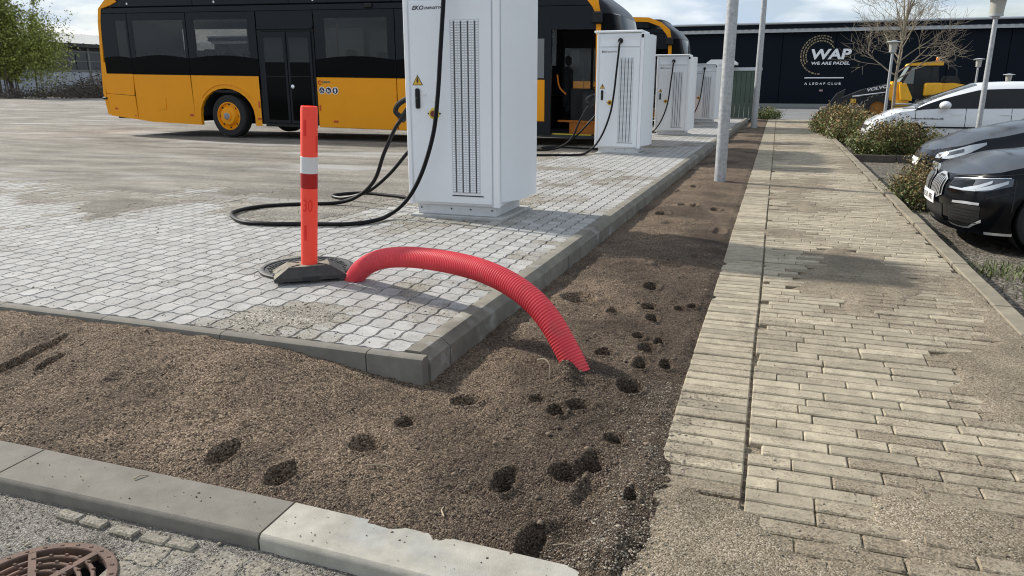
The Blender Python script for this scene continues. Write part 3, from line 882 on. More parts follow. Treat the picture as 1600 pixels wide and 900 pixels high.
# ------------------------------------------------------------------ charging cabinets
def make_charger():
    t = thing('charging_cabinet', '', 'charger', group='white charging cabinets in a row')
    H = 2.26
    obj('cabinet', MB().box(0, .925, .0, .78, .12, H, .012), M_white, t)
    obj('side_wing', MB().prism([(.93, .035), (1.045, .33), (1.045, .79), (.93, .79)], .165, H - .02, 'z'), M_white, t)
    obj('edge_trim', MB().box(-.012, .032, -.016, .05, .118, H + .004, .006), M_white2, t)
    obj('edge_trim', MB().box(.868, .93, -.016, .03, .118, H + .004, .006), M_white2, t)
    obj('top_cap', MB().box(-.07, .90, -.035, .80, H + .006, H + .05, .012), M_white2, t)
    d = obj('door', MB().box(.052, .858, -.022, -.002, .145, 1.985, .007), M_white, t)
    # sloped recess panel at the top with the cable gland
    r = MB()
    o_ = [(.055, 2.02), (.858, 2.02), (.858, 2.22), (.055, 2.22)]; i_ = [(.19, 2.045), (.72, 2.045), (.78, 2.195), (.13, 2.195)]
    v = [(x, -.02, z) for x, z in o_] + [(x, -.008, z) for x, z in i_] + [(x, -.003, z) for x, z in o_]
    r.add(v, [(0, 1, 5, 4), (1, 2, 6, 5), (2, 3, 7, 6), (3, 0, 4, 7), (4, 5, 6, 7), (0, 8, 9, 1), (1, 9, 10, 2), (2, 10, 11, 3), (3, 11, 8, 0)])
    obj('recess_panel', r, M_white, t)
    obj('cable_gland', MB().lathe([(.0, -.07), (.03, -.07), (.034, -.05), (.034, -.03), (.05, -.028), (.05, 0)], 14, 'y', (.46, 0, 2.12)), M_blackplastic, t)
    obj('lifting_eye', MB().box(.875, .925, -.022, -.012, 2.17, 2.235, .003), M_blackplastic, t)
    obj('vent_backing', MB().box(.458, .745, -.0235, -.021, .245, 1.815), mat('vent grey', (.60, .615, .63), .6), t)
    # louvre columns: dark slots between rows of small scales
    for c in range(4):
        x = .500 + c * .068
        mb = MB()
        mb.box(x - .0055, x + .0055, -.0262, -.0232, .255, 1.80, 0, 1)
        for k in range(70):
            z = .262 + k * .0222
            for sx in (-1, 1):
                a, b = x + sx * .009, x + sx * .031
                x0, x1 = min(a, b), max(a, b)
                mb.add([(x0, -.0237, z), (x1, -.0237, z), (x1, -.0237, z + .014), (x0, -.0237, z + .014),
                        (lerp(x0, x1, .2), -.033, z + .002), (lerp(x0, x1, .8), -.033, z + .002)],
                       [(0, 1, 5, 4), (4, 5, 2, 3), (0, 4, 3), (1, 2, 5)])
        obj('vent_column', mb, [M_white, M_ventslot], t, fix=False)
    obj('slot', MB().box(.455, .775, -.026, -.0215, .218, .228), M_darkslot, t)
    h = obj('handle', MB().box(.098, .146, -.046, -.022, 1.03, 1.215, .014), M_blackplastic, t)
    obj('grip', MB().box(.108, .136, -.058, -.044, 1.04, 1.13, .008), M_blackplastic, h)
    e = obj('emergency_stop', MB().lathe([(.0, -.036), (.042, -.036), (.052, -.03), (.054, -.022), (.0, -.022)], 20, 'y', (.285, 0, .985)), M_estop, t)
    obj('button', MB().lathe([(0, -.056), (.022, -.056), (.03, -.05), (.03, -.036)], 16, 'y', (.285, 0, .985)), M_red, e)
    obj('button_ear', MB().box(.218, .352, -.028, -.0225, .980, .992), M_blackplastic, e)
    obj('round_cover', MB().lathe([(0, -.026), (.05, -.026), (.053, -.022)], 20, 'y', (.285, 0, 1.145)), M_white, t)
    obj('lock', MB().lathe([(0, -.03), (.011, -.03), (.013, -.022)], 12, 'y', (.195, 0, 1.165)), M_silver, t)
    tri = lambda s, cz: [(.122 - s, cz - s * .58), (.122 + s, cz - s * .58), (.122, cz + s * 1.15)]
    w = obj('warning_sign', MB().prism(tri(.055, 1.275), -.0235, -.0225), M_print, t, smooth=False)
    obj('warning_face', MB().prism(tri(.045, 1.274), -.0255, -.024), M_warn, w, smooth=False)
    obj('flash_mark', MB().prism([(.118, 1.312), (.130, 1.312), (.126, 1.286), (.136, 1.286), (.116, 1.252), (.120, 1.277), (.110, 1.277)], -.0272, -.026), M_print, w, smooth=False)
    a = text_mb('EKO', .088, .205, 1.908, 1.945, -.0232, .03, .25)
    b = text_mb('ENERGETYKA', .212, .405, 1.911, 1.933, -.0232, .03, .25)
    a.add(b.v, b.f)
    obj('maker_lettering', a, M_print, t, smooth=False, fix=False)
    p = obj('plinth', MB().box(.06, .88, .03, .74, .025, .118, .004), M_plug, t)
    for x in (.1, .42, .62, .84): obj('bolt_hole', MB().lathe([(0, .024), (.008, .024), (.008, .03)], 8, 'y', (x, 0, .085)), M_darkslot, p)
    obj('base_slab', MB().box(.0, .97, -.03, .82, -.02, .024, .006), M_slab, t)
    # cables
    c1 = smooth_path([(.465, -.08, 2.12), (.463, -.135, 2.05), (.455, -.15, 1.9), (.425, -.16, 1.54), (.392, -.17, 1.15), (.335, -.17, .80), (.21, -.18, .44), (.06, -.20, .19),
                      (-.10, -.26, .045), (-.14, -.5, .022), (-.28, -.74, .022), (-.62, -.85, .022), (-.94, -.95, .022), (-1.22, -.96, .022), (-1.5, -.78, .022), (-1.7, -.52, .022),
                      (-1.69, -.17, .022), (-1.43, .1, .022), (-1.03, .3, .03), (-.75, .30, .127), (-.555, .29, .30), (-.43, .28, .57), (-.29, .275, .82), (-.20, .275, .93)], 7)
    obj('charging_cable', MB().tube(c1, .0205, 10), M_black, t)
    c2 = smooth_path([(-.02, .48, .86), (-.10, .48, .74), (-.28, .48, .55), (-.52, .52, .32), (-.82, .58, .12), (-1.15, .63, .03), (-1.4, .82, .022), (-1.2, 1.1, .022), (-.7, 1.0, .022), (-.3, .86, .022), (.02, .76, .03)], 7)
    obj('charging_cable', MB().tube(c2, .019, 10), M_black, t)
    # parked connector on the left side
    k = MB()
    k.tube([(-.215, .275, .905), (-.10, .275, 1.02), (-.02, .275, 1.06)], [.036, .052, .056], 12)
    g = obj('plug', k, M_blackplastic, t)
    obj('plug_handle', MB().tube(smooth_path([(-.20, .275, .925), (-.275, .275, .985), (-.24, .275, 1.06), (-.13, .275, 1.115), (-.03, .275, 1.11)], 4), .027, 8), M_blackplastic, g)
    obj('plug_holder', MB().box(-.085, .0, .18, .37, .96, 1.15, .012), M_blackplastic, t)
    return t
ch = make_charger()
labels = ['large white charging cabinet in front, beside the orange post', 'white charging cabinet in front of the open bus door, second in the row',
          'white charging cabinet third in the row, beside the thick lamp pole', 'small-looking white charging cabinet farthest along the row, mostly hidden']
for i, (x, y, s, sz) in enumerate([(-3.33, 6.62, 1.0, 1.0), (-3.16, 13.95, .90, .945), (-2.93, 19.75, .87, .855), (-2.78, 26.6, .86, .83)]):
    o = ch if i == 0 else copy_tree(ch)
    o.location = (x, y, 0); o.scale = (s, s, sz); o['label'] = labels[i]

# ------------------------------------------------------------------ orange post in its rubber foot, on a round manhole cover
man = thing('manhole_cover', 'round black cast cover under the orange post', 'manhole cover', (-3.02, 4.36, .0))
obj('rim', MB().lathe([(.30, -.02), (.318, -.02), (.322, .016), (.312, .022), (.292, .022), (.288, .014), (0, .014)], 40), M_iron, man)
mb = MB()
for i in range(-8, 9):
    for j in range(-8, 9):
        x, y = i * .032, j * .032
        if math.hypot(x, y) < .265 and math.hypot(x, y) > .03:
            if (i + j) % 2: mb.box(x - .013, x + .013, y - .006, y + .006, .013, .02)
            else: mb.box(x - .006, x + .006, y - .013, y + .013, .013, .02)
obj('tread', mb, M_iron, man)
post = thing('delineator_post', 'bright orange plastic post with white and red bands in rubber foot', 'post', (-2.852, 4.135, .022), R(38))
Hh = 1.10
def ring_profile(): return [(.0525, .03), (.0535, .5), (.053, Hh - .02), (.050, Hh), (.044, Hh + .002), (.043, Hh - .08), (0, Hh - .08)]
pst = obj('tube', MB().lathe(ring_profile(), 28), M_orange, post, rot=(.0494, .0632, 0))
obj('reflective_band', MB().lathe([(.0538, .684), (.0546, .685), (.0546, .788), (.0538, .789)], 28), M_refw, pst)
obj('reflective_band', MB().lathe([(.0538, .588), (.0546, .589), (.0546, .6835), (.0538, .684)], 28), M_refr, pst)
for a, z in ((-124, .97), (-34, .87), (-121, .30)):
    P = []
    for k in range(5):
        an = R(a - 10 + 20 * k / 4)
        P.append([(.0541 * math.cos(an), .0541 * math.sin(an), z - .05), (.0541 * math.cos(an), .0541 * math.sin(an), z + .05)])
    obj('moulded_slot', MB().grid(P), M_orange2, pst, fix=False)
em = text_mb('30', -.03, .03, .44, .52, 0, .0)
em2 = MB()
em2.add([(.0545 * math.sin(v[0] / .054 - .25), -.0545 * math.cos(v[0] / .054 - .25), v[2]) for v in em.v], em.f)
obj('moulded_number', em2, M_orange2, pst, fix=False, smooth=False)
bs = MB()
bs.add([(-.20, -.125, 0), (.20, -.125, 0), (.20, .125, 0), (-.20, .125, 0),
        (-.20, -.125, .022), (.20, -.125, .022), (.20, .125, .022), (-.20, .125, .022),
        (-.115, -.078, .083), (.115, -.078, .083), (.115, .078, .083), (-.115, .078, .083)],
       [(0, 1, 5, 4), (1, 2, 6, 5), (2, 3, 7, 6), (3, 0, 4, 7), (4, 5, 9, 8), (5, 6, 10, 9), (6, 7, 11, 10), (7, 4, 8, 11), (8, 9, 10, 11), (3, 2, 1, 0)])
bs.m[7] = 1; bs.m[8] = 1; bs.m[6] = 1; bs.m[3] = 1
bs.v = [(p[0] * 1.14, p[1] * 1.1, p[2]) for p in bs.v]
ft = obj('foot', bs, [M_rubber, M_rubberdust], post, ang=20)
obj('foot_recess', MB().box(-.05, .05, -.140, -.11, -.002, .024), M_darkslot, ft)
obj('foot_recess', MB().box(-.232, -.185, -.035, .035, -.002, .028), M_darkslot, ft)
for sx in (-1, 1):
    for sy in (-1, 1):
        obj('foot_groove', MB().tube([(sx * .06, sy * .035, .0835), (sx * .112, sy * .076, .0835)], .005, 6), M_darkslot, ft)

# ------------------------------------------------------------------ red corrugated duct
ctrl = [(-2.62, 4.23, -.12), (-2.545, 4.206, 0.02), (-2.427, 4.148, 0.119), (-2.243, 4.056, 0.200), (-2.004, 3.937, 0.252), (-1.785, 3.828, 0.276), (-1.583, 3.727, 0.286), (-1.396, 3.633, 0.280),
        (-1.221, 3.545, 0.248), (-1.076, 3.473, 0.188), (-0.969, 3.419, 0.104), (-0.89, 3.38, 0.008), (-0.821, 3.345, -0.088), (-0.775, 3.323, -0.175), (-.745, 3.31, -.26)]
cp = smooth_path(ctrl, 40)
# resample evenly by length
L = [0]
for a, b in zip(cp[:-1], cp[1:]): L.append(L[-1] + (b - a).length)
pitch = .0150; per = 4; tot = L[-1]
n = int(tot / pitch) * per
pts = []; rr = []; j = 0
for i in range(n + 1):
    s = tot * i / n
    while j < len(L) - 2 and L[j + 1] < s: j += 1
    pts.append(cp[j].lerp(cp[j + 1], (s - L[j]) / max(1e-9, L[j + 1] - L[j])))
    rr.append([.0635, .0635, .0580, .0580][i % per])
duct = obj('corrugated_duct', MB().tube(pts, rr, 28), M_hose, ang=50)
tag(duct, 'thick red corrugated cable duct arching from paving into soil', 'duct')
# clods heaped against the duct end
# ------------------------------------------------------------------ rusty drain grate in the road
gr = thing('drain_grate', 'round rusty slotted drain grate in the road corner', 'drain grate', (-1.975, 1.345, -.196), R(20))
obj('pit', MB().lathe([(.212, -.02), (.212, -.11), (0, -.11)], 36), M_darkslot, gr)
def annulus(r0, r1, z0=-.02, z1=.0):
    return MB().lathe([(r0, z0), (r0, z1 - .003), (r0 + .003, z1), (r1 - .003, z1), (r1, z1 - .003), (r1, z0)], 48)
obj('frame_ring', annulus(.200, .232, -.03, .002), M_rust, gr)
for r0 in (.155, .118, .081, .044): obj('slot_ring', annulus(r0, r0 + .0125), M_rust, gr)
mb = MB().lathe([(0, .0), (.02, .0), (.024, -.003), (.024, -.02)], 20)
obj('hub', mb, M_rust, gr)
for k in range(6):
    a = 2 * PI * k / 6
    d = Vector((math.cos(a), math.sin(a), 0)); q = Vector((-d.y, d.x, 0)) * .011
    v = [d * .02 - q, d * .203 - q, d * .203 + q, d * .02 + q]
    s = MB(); s.add([(p.x, p.y, .0012) for p in v] + [(p.x, p.y, -.02) for p in v], [(0, 1, 2, 3), (0, 4, 5, 1), (1, 5, 6, 2), (2, 6, 7, 3), (3, 7, 4, 0)])
    obj('spoke', s, M_rust, gr)
mb = MB()
for r0 in (.09, .127, .164, .214):
    for k in range(int(r0 * 130)):
        a = 2 * PI * k / int(r0 * 130) + r0 * 9
        mb.box(r0 * math.cos(a) - .006, r0 * math.cos(a) + .006, r0 * math.sin(a) - .004, r0 * math.sin(a) + .004, -.002, .005, .002)
o = obj('studs', mb, M_rust, gr); o['kind'] = 'stuff'

# ------------------------------------------------------------------ galvanised lamp poles
def pole(name, label, x, y, r, z0, h, rt):
    t = thing(name, label, 'lamp pole', (x, y, z0), 0, 'tall galvanised poles')
    obj('shaft', MB().lathe([(r, -.3), (r, h * .25), (rt, h)], 24), M_galv, t)
    obj('hatch', MB().box(-.035, .035, -r - .004, -r + .02, 2.7, 3.0, .004), M_galv, t)
    hd = obj('lamp_head', MB().box(-.9, .1, -.13, .13, h, h + .1, .04), M_galv, t)
    return t
pole('lamp_pole', 'thick mottled galvanised pole rising from the soil strip', -.70, 11.35, .082, -.10, 6.5, .065)
pole('lamp_pole', 'thinner pale pole farther along the soil strip by green boards', -.66, 26.1, .095, -.10, 8.0, .06)

# ------------------------------------------------------------------ buses
def make_bus():
    t = thing('city_bus', '', 'bus', (-12.65, 15.45, 0), 0, 'yellow and black city buses')
    K = lambda x: -.0155 * x               # the bus kneels towards its front door
    X = lambda wx: wx + 12.65
    W = 2.70
    # hull: rear and middle as a closed body, front bay as a hollow shell
    hull = MB()
    def slab(mb, x0, x1, y0, y1, z0, z1, bev=.0, mi=0):
        b0 = len(mb.v); mb.box(x0, x1, y0, y1, z0, z1, bev, mi)
        for i in range(b0, len(mb.v)):
            p = mb.v[i]; mb.v[i] = (p[0], p[1], p[2] + K(p[0]))
    x0, xf = X(-16.30), X(-4.95)
    slab(hull, x0, xf, .03, W - .03, 1.06, 1.12)
    slab(hull, x0, xf, .03, W - .03, 2.86, 3.02)
    slab(hull, x0, x0 + .08, .03, W - .03, 1.12, 2.86)
    slab(hull, x0, xf, W - .08, W - .03, 1.12, 1.80); slab(hull, x0, xf, W - .08, W - .03, 2.70, 2.86)
    for q in (-16.28, -13.9, -12.1, -10.3, -8.5, -6.7, -5.1): slab(hull, X(q), X(q) + .16, W - .08, W - .03, 1.80, 2.70)
    slab(hull, x0 + .2, X(-13.5), .03, W - .03, .36, 1.10)
    slab(hull, X(-11.8), xf, .03, W - .03, .36, 1.10)
    slab(hull, X(-13.6), X(-11.7), .45, W - .45, .40, 1.12)
    obj('hull', hull, M_busblack, t)
    fb = MB()                               # front bay: floor, ceiling, far wall with openings
    slab(fb, xf, X(-3.45), .04, W - .04, .30, .36)
    slab(fb, xf, X(-3.75), .04, W - .04, 2.60, 3.02)
    slab(fb, xf, X(-3.45), W - .08, W - .03, .36, 1.25)
    slab(fb, xf, X(-3.45), W - .08, W - .03, 2.2, 2.60)
    for a in (xf, X(-4.25), X(-3.5)): slab(fb, a, a + .06, W - .08, W - .03, 1.25, 2.2)
    obj('front_bay', fb, M_busin, t)
    g = MB(); slab(g, X(-4.9), X(-4.25), W - .07, W - .06, 1.25, 2.2); obj('far_window', g, mat('far window glass', (.5, .53, .55), .1, alpha=.35), t)
    g = MB(); slab(g, X(-4.19), X(-3.5), W - .07, W - .06, 1.25, 2.2); obj('far_window', g, MATS['far window glass'], t)
    for a, b in ((-16.12, -13.9), (-13.74, -12.1), (-11.94, -10.3), (-10.14, -8.5), (-8.34, -6.7), (-6.54, -5.1)):
        g = MB(); slab(g, X(a), X(b), W - .06, W - .05, 1.80, 2.70); obj('far_window', g, MATS['far window glass'], t)
    for k, wx in enumerate((-15.6, -15.0, -14.2, -13.5, -12.9, -9.5, -8.7, -8.0, -7.2, -6.4)):
        for y0 in (.32, 1.75):
            s = MB(); slab(s, X(wx), X(wx) + .12, y0, y0 + .44, 1.12, 2.02 + .06 * (k % 2), .09); obj('passenger_seat', s, M_seat, t)
    for wx in (-11.75, -9.95, -7.6): obj('hand_pole', MB().tube([(X(wx), .8, 1.1 + K(X(wx))), (X(wx), .8, 2.88 + K(X(wx)))], .018, 6), M_step, t)
    # driver's place
    s = MB(); slab(s, X(-4.55), X(-4.05), 1.35, 1.85, .75, .92, .05); slab(s, X(-4.6), X(-4.45), 1.38, 1.82, .85, 1.75, .06); slab(s, X(-4.58), X(-4.47), 1.48, 1.72, 1.78, 2.0, .05)
    obj('driver_seat', s, M_seat, t)
    s = MB(); slab(s, X(-4.0), X(-3.45), .55, 2.5, .36, 1.25, .08); slab(s, X(-4.3), X(-3.6), .95, 1.02, .36, 1.3, .02)
    obj('dashboard', s, M_busin, t)
    s = MB().tube([(X(-4.0) + .02 + .2 * math.cos(a), 1.6 + .24 * math.sin(a), 1.12 + .12 * math.cos(a)) for a in [2 * PI * k / 20 for k in range(21)]], .016, 6, False)
    obj('steering_wheel', s, M_blackplastic, t)
    s = MB(); slab(s, X(-4.45), X(-3.6), .06, .10, .361, .385); obj('step_edge', s, M_stepy, t)
    s = MB(); slab(s, X(-4.45), X(-3.62), .50, .54, .60, .64); slab(s, X(-4.2), X(-3.62), .54, 1.0, .36, .62); obj('step_edge', s, M_step, t)
    s = MB().tube(smooth_path([(X(-4.42), .3, 1.45), (X(-4.38), .34, 1.2), (X(-4.25), .4, 1.05)], 4), .018, 8); obj('grab_rail', s, M_step, t)
    # yellow lower panels
    def panel(x0, x1, z0, z1, m=M_yellow, y=-.004, name='side_panel', bev=.012, poly=None):
        mb = MB()
        if poly: 
            b0 = len(mb.v); mb.prism(poly, y, y + .06)
            for i in range(len(mb.v)):
                p = mb.v[i]; mb.v[i] = (p[0], p[1], p[2] + K(p[0]))
        else: slab(mb, x0, x1, y, y + .06, z0, z1, bev)
        return obj(name, mb, m, t)
    YT = 1.452
    panel(0, 0, 0, 0, poly=[(X(-16.36), .98), (X(-15.46), .94), (X(-15.42), YT), (X(-16.32), 1.74), (X(-16.40), 1.74)])
    panel(0, 0, 0, 0, poly=[(X(-16.30), .42), (X(-15.42), .345), (X(-15.45), .928), (X(-16.37), .968)])
    panel(0, 0, 0, 0, poly=[(X(-15.405), .342), (X(-15.0), .30), (X(-13.62), .275), (X(-13.66), YT), (X(-15.41), YT)])
    # wheel-arch panel
    arch = [(X(-13.645), YT), (X(-13.605), .275), (-.80, .275)]
    for k in range(0, 13):
        a = PI - PI * k / 12
        arch.append((.80 * math.cos(a) - 0, .50 + .66 * math.sin(a) if 0 < k < 12 else .50))
    arch += [(.80, .30), (X(-11.64), .30), (X(-11.66), YT)]
    mb = MB()
    n = len(arch)
    # build the arch panel from quads between arch curve and the top edge
    top = []
    curve = arch[2:2 + 14]
    cols = [(X(-13.625), .275)] + [(-.80, .275)] + arch[3:16] + [(.80, .30), (X(-11.66), .30)]
    P = []
    for (cx, cz) in cols:
        P.append([(cx, -.004, cz + K(cx)), (cx, -.004, YT + K(cx))])
    mb.grid(P)
    P2 = [[(a[0], -.004, a[2]), (a[0], .09, a[2])] for a, _ in P]
    mb.grid(P2)
    ap = obj('wheel_arch_panel', mb, M_yellow, t, fix=False)
    ap.data.polygons.foreach_set('use_smooth', [False] * len(ap.data.polygons))
    lip = [(.86 * math.cos(a), -.012, .52 + .74 * math.sin(a)) for a in [R(35 + 110 * k / 14) for k in range(15)]]
    obj('arch_crease', MB().tube(lip, .010, 6), M_yellow, t)
    dk = MB()
    P = [[(.80 * math.cos(a), .08, .5 + .67 * math.sin(a)), (.80 * math.cos(a), .75, .5 + .67 * math.sin(a))] for a in [PI * k / 14 for k in range(15)]]
    dk.grid(P); slab(dk, -.82, .82, .70, .74, .3, 1.2)
    obj('wheel_housing', dk, M_darkslot, t, fix=False)
    panel(X(-10.08), X(-8.04), .325, YT)
    panel(X(-8.02), X(-6.2), .325, YT)
    panel(X(-6.18), X(-4.98), .325, YT)
    p_ = panel(X(-4.93), X(-4.60), .62, 1.47)  # open door leaf's lower glass: its yellow reflection put in as solid colour
    # rear corner trim and roof line in yellow
    prof = [(X(-16.42), .44), (X(-16.50), .98), (X(-16.44), 1.75), (X(-16.36), 2.72), (X(-16.30), 3.02), (X(-16.06), 3.22), (X(-15.85), 3.30)]
    mb = MB(); P = []
    for i, (a, b) in enumerate(prof):
        w = .115 if i < 5 else .10
        P.append([(a, .35, b + K(a)), (a, .03, b + K(a)), (a + .03, -.008, b + K(a)), (a + w + (.10 if i > 4 else 0), -.006, b + K(a) - (.12 if i > 4 else 0)), (a + w + (.1 if i > 4 else 0), .04, b + K(a) - (.12 if i > 4 else 0))])
    mb.grid(P)
    obj('rear_trim', mb, M_yellow, t, fix=False)
    mb = MB(); slab(mb, X(-16.40), X(-16.28), .3, W - .02, .44, 3.0, .04); obj('rear_face', mb, M_yellow, t)
    s = MB(); slab(s, X(-16.50), X(-16.36), -.03, .02, .82, .88, .01); obj('rear_marker_lamp', s, M_blackplastic, t)
    # black window band with separate panels, panes and a dark reflection painted as a panel
    bands = [(-16.28, -15.42), (-15.405, -13.64), (-13.62, -11.64), (-10.06, -8.04), (-8.02, -6.2), (-6.18, -4.98)]
    wins = [[(-15.80, -15.48)], [(-15.26, -13.72)], [(-13.40, -11.86)], [(-9.80, -8.22)], [(-7.85, -6.35)], [(-6.05, -5.1)]]
    for (a, b), ws in zip(bands, wins):
        c, d = ws[0]
        mb = MB()
        slab(mb, X(a), X(c), .0, .05, YT + .004, 2.90, .004); slab(mb, X(d), X(b), .0, .05, YT + .004, 2.90, .004)
        slab(mb, X(c) - .002, X(d) + .002, .001, .05, YT + .004, 1.80); slab(mb, X(c) - .002, X(d) + .002, .001, .05, 2.735, 2.898)
        bp = obj('window_band', mb, M_busblack, t)
        for (c, d) in ws:
            mb = MB(); slab(mb, X(c) - .004, X(d) + .004, .006, .012, 1.795, 2.74)
            obj('pane', mb, M_busglass, bp)
        P = []
        for k in range(13):
            q = k / 12; xx = lerp(X(a) + .01, X(b) - .01, q); zz = 1.845 + .075 * math.sin(PI * q) * min(1, (b - a) / 1.6)
            P.append([(xx, -.009, YT + .012 + K(xx)), (xx, -.009, zz + K(xx))])
        obj('dark_reflection', MB().grid(P), M_busglass2, bp, fix=False)
    # header, roof fairing panels with small lamps
    mb = MB(); slab(mb, X(-16.28), X(-3.62), .006, .07, 2.905, 3.03, .01); obj('header', mb, M_busblack, t)
    fx_ = [-16.0, -13.4, -10.7, -8.1, -6.0, -4.3]
    for a, b in zip(fx_[:-1], fx_[1:]):
        mb = MB(); slab(mb, X(a) + .006, X(b) - .006, .02, .5, 3.045, 3.36, .02); f_ = obj('roof_fairing', mb, M_busblack, t)
        mb = MB(); slab(mb, X(a) + .62, X(a) + .66, .008, .022, 3.10, 3.15, .005); obj('roof_lamp', mb, M_signw, f_)
    # middle double door
    dr = MB(); slab(dr, X(-11.62), X(-10.10), .02, .06, .36, 2.90); obj('door_recess', dr, M_busblack, t)
    mb = MB(); slab(mb, X(-11.60), X(-10.10), -.03, .02, 2.50, 2.56, .01); obj('door_header', mb, M_busblack, t)
    mb = MB(); slab(mb, X(-11.56), X(-10.14), -.004, .05, .30, .37, .01); obj('door_sill', mb, M_blackplastic, t)
    for (a, b) in ((-11.50, -10.84), (-10.82, -10.16)):
        f_ = MB(); slab(f_, X(a), X(b), -.012, .015, .385, 2.46, .01)
        d = obj('door_leaf', f_, M_busblack, t)
        mb = MB(); slab(mb, X(a) + .07, X(b) - .07, -.017, -.011, 1.78, 2.32, .002); obj('pane', mb, M_busglass, d)
        mb = MB(); slab(mb, X(a) + .06, X(b) - .06, -.0165, -.011, .46, 1.45, .002); obj('lower_pane', mb, M_busglass2, d)
        mb = MB(); slab(mb, X(a) + .06, X(b) - .06, -.0165, -.011, 1.47, 1.77, .002); obj('dark_pane', mb, M_busglass2, d)
    obj('door_button', MB().lathe([(0, -.03), (.03, -.03), (.045, -.02), (.045, -.012)], 14, 'y', (X(-10.72), 0, 1.23 + K(1.9))), M_silver, t)
    # front door opening surround and the pillar behind it
    mb = MB(); slab(mb, X(-4.98), X(-4.93), -.006, .06, .36, 2.9); slab(mb, X(-4.60), X(-4.47), -.006, .08, .36, 2.9); slab(mb, X(-4.95), X(-3.5), -.004, .06, 2.46, 2.9); slab(mb, X(-4.95), X(-4.6), 0, .05, 1.47, 2.46)
    slab(mb, X(-4.95), X(-4.6), 0, .05, .36, .62)
    obj('front_door_surround', mb, M_busblack, t)
    mb = MB(); slab(mb, X(-4.92), X(-4.62), -.005, .0, 1.5, 2.28); obj('pane', mb, mat('bus clear glass', (.16, .17, .18), .06), t)
    # front: rounded windscreen, lower yellow mask, A-pillar in yellow
    def front_pt(q, z, off=0):
        a = PI * q - PI / 2; c_, s_ = math.cos(a), math.sin(a)
        e = .42
        yy = W / 2 + (W / 2 + off) * math.copysign(abs(s_) ** .75, s_)
        lean = .30 * sstep(1.1, 3.0, z) ** 1.6
        tt = float(sstep(2.55, 3.38, z)) ** 2
        yy = W / 2 + (yy - W / 2) * (1 - .16 * tt)
        xx = X(-3.47) + (.62 - lean + off) * abs(c_) ** e
        xx = xx - .62 * tt
        return (xx, yy, z + K(xx))
    qs = [k / 28 for k in range(29)]
    def front_part(name, z0, z1, m, nz=8):
        P = [[front_pt(q, lerp(z0, z1, j / nz)) for j in range(nz + 1)] for q in qs]
        return obj(name, MB().grid(P), m, t, fix=False)
    front_part('front_mask', .34, 1.0, M_yellow)
    front_part('windscreen', 1.005, 2.75, M_busglass2, 10)
    front_part('front_visor', 2.755, 3.33, M_busblack)
    cap = [front_pt(q, 3.33) for q in qs]
    obj('front_roof', MB().add(cap, [tuple(range(len(cap)))]), M_busblack, t, fix=False)
    mb = MB(); slab(mb, X(-16.0), X(-4.15), .04, W - .04, 3.02, 3.33, .05); obj('roof', mb, M_busblack, t)
    pa = [(X(-3.47), .36), (X(-3.47), 1.2), (X(-3.49), 2.2), (X(-3.50), 2.72), (X(-3.58), 2.98), (X(-3.82), 3.20), (X(-4.2), 3.34), (X(-5.4), 3.38), (X(-6.5), 3.38)]
    P = []
    for (a, b) in pa:
        hz = 0.10 if b < 3 else .04
        up = 0 if b < 2.9 else .10
        P.append([(a - .05 * (b < 3.1), -.012, b - up + K(a)), (a + hz * .5, -.014, b + up * .3 + K(a)), (a + hz * .5, .10, b + up * .3 + K(a))])
    obj('front_pillar', MB().grid(P), M_yellow, t, fix=False)
    # mirror
    mb = MB(); slab(mb, X(-3.62), X(-3.40), -.16, .0, 2.55, 2.78, .03); mr = obj('mirror', mb, M_blackplastic, t)
    # wheels
    for wx, wy in ((0, .04), (6.15, .04), (0, W - .04), (6.15, W - .04)):
        sg = 1 if wy < 1 else -1
        if wx > 1: z = .505 + K(wx) * .6
        w = MB().lathe([(.318, .02), (.335, -.004), (.46, -.01), (.495, .02), (.505, .06), (.505, .24), (.46, .28), (.3, .28)], 40, 'y')
        w.v = [(p[0], p[1] * sg, p[2]) for p in w.v]
        ty = obj('wheel', w, M_tyre, t, (wx, wy, .505))
        rm = MB().lathe([(.33, .03), (.333, -.006), (.312, -.010), (.295, .05), (.245, .035), (.20, -.045), (.13, -.06), (.115, -.055), (.115, -.075), (.085, -.08)], 36, 'y')
        rm.v = [(p[0], p[1] * sg, p[2]) for p in rm.v]
        obj('rim', rm, M_yellow, ty)
        hb = MB().lathe([(.085, -.079), (.07, -.085), (.03, -.086), (0, -.084)], 20, 'y'); hb.v = [(p[0], p[1] * sg, p[2]) for p in hb.v]
        obj('hub', hb, mat('hub steel', (.25, .26, .27), .4, metal=.6) if 'hub steel' not in MATS else MATS['hub steel'], ty)
        vt = MB()
        for k in range(8):
            a = 2 * PI * k / 8
            vt.ball((.27 * math.cos(a), -.0 * sg +   .042 * sg, .27 * math.sin(a)), .026, 8, 5, (1.2, .4, 1))
        obj('rim_holes', vt, M_darkslot, ty)
    # small things on the flank
    def deco(name, wx, z, w, h, m, d=.008):
        mb = MB(); slab(mb, X(wx) - w / 2, X(wx) + w / 2, -.004 - d, -.002, z - h / 2, z + h / 2, .003)
        return obj(name, mb, m, t)
    for wx, z, w, h in ((-16.1, .60, .11, .045), (-13.72, .50, .12, .05), (-12.05 + .33, .47, .1, .045), (-11.70, .80, .045, .15), (-10.02, .77, .045, .13), (-9.62, .47, .12, .05), (-6.8, .47, .12, .05), (-15.5, .44, .04, .03)):
        deco('side_marker', wx, z, w, h, M_marker)
    fl = MB(); slab(fl, X(-14.72), X(-14.48), -.018, -.002, .62, .90, .003); obj('fuel_flap', fl, M_yellow, t)
    # round pictograms beside the door, small logo over them
    pz = 1.16
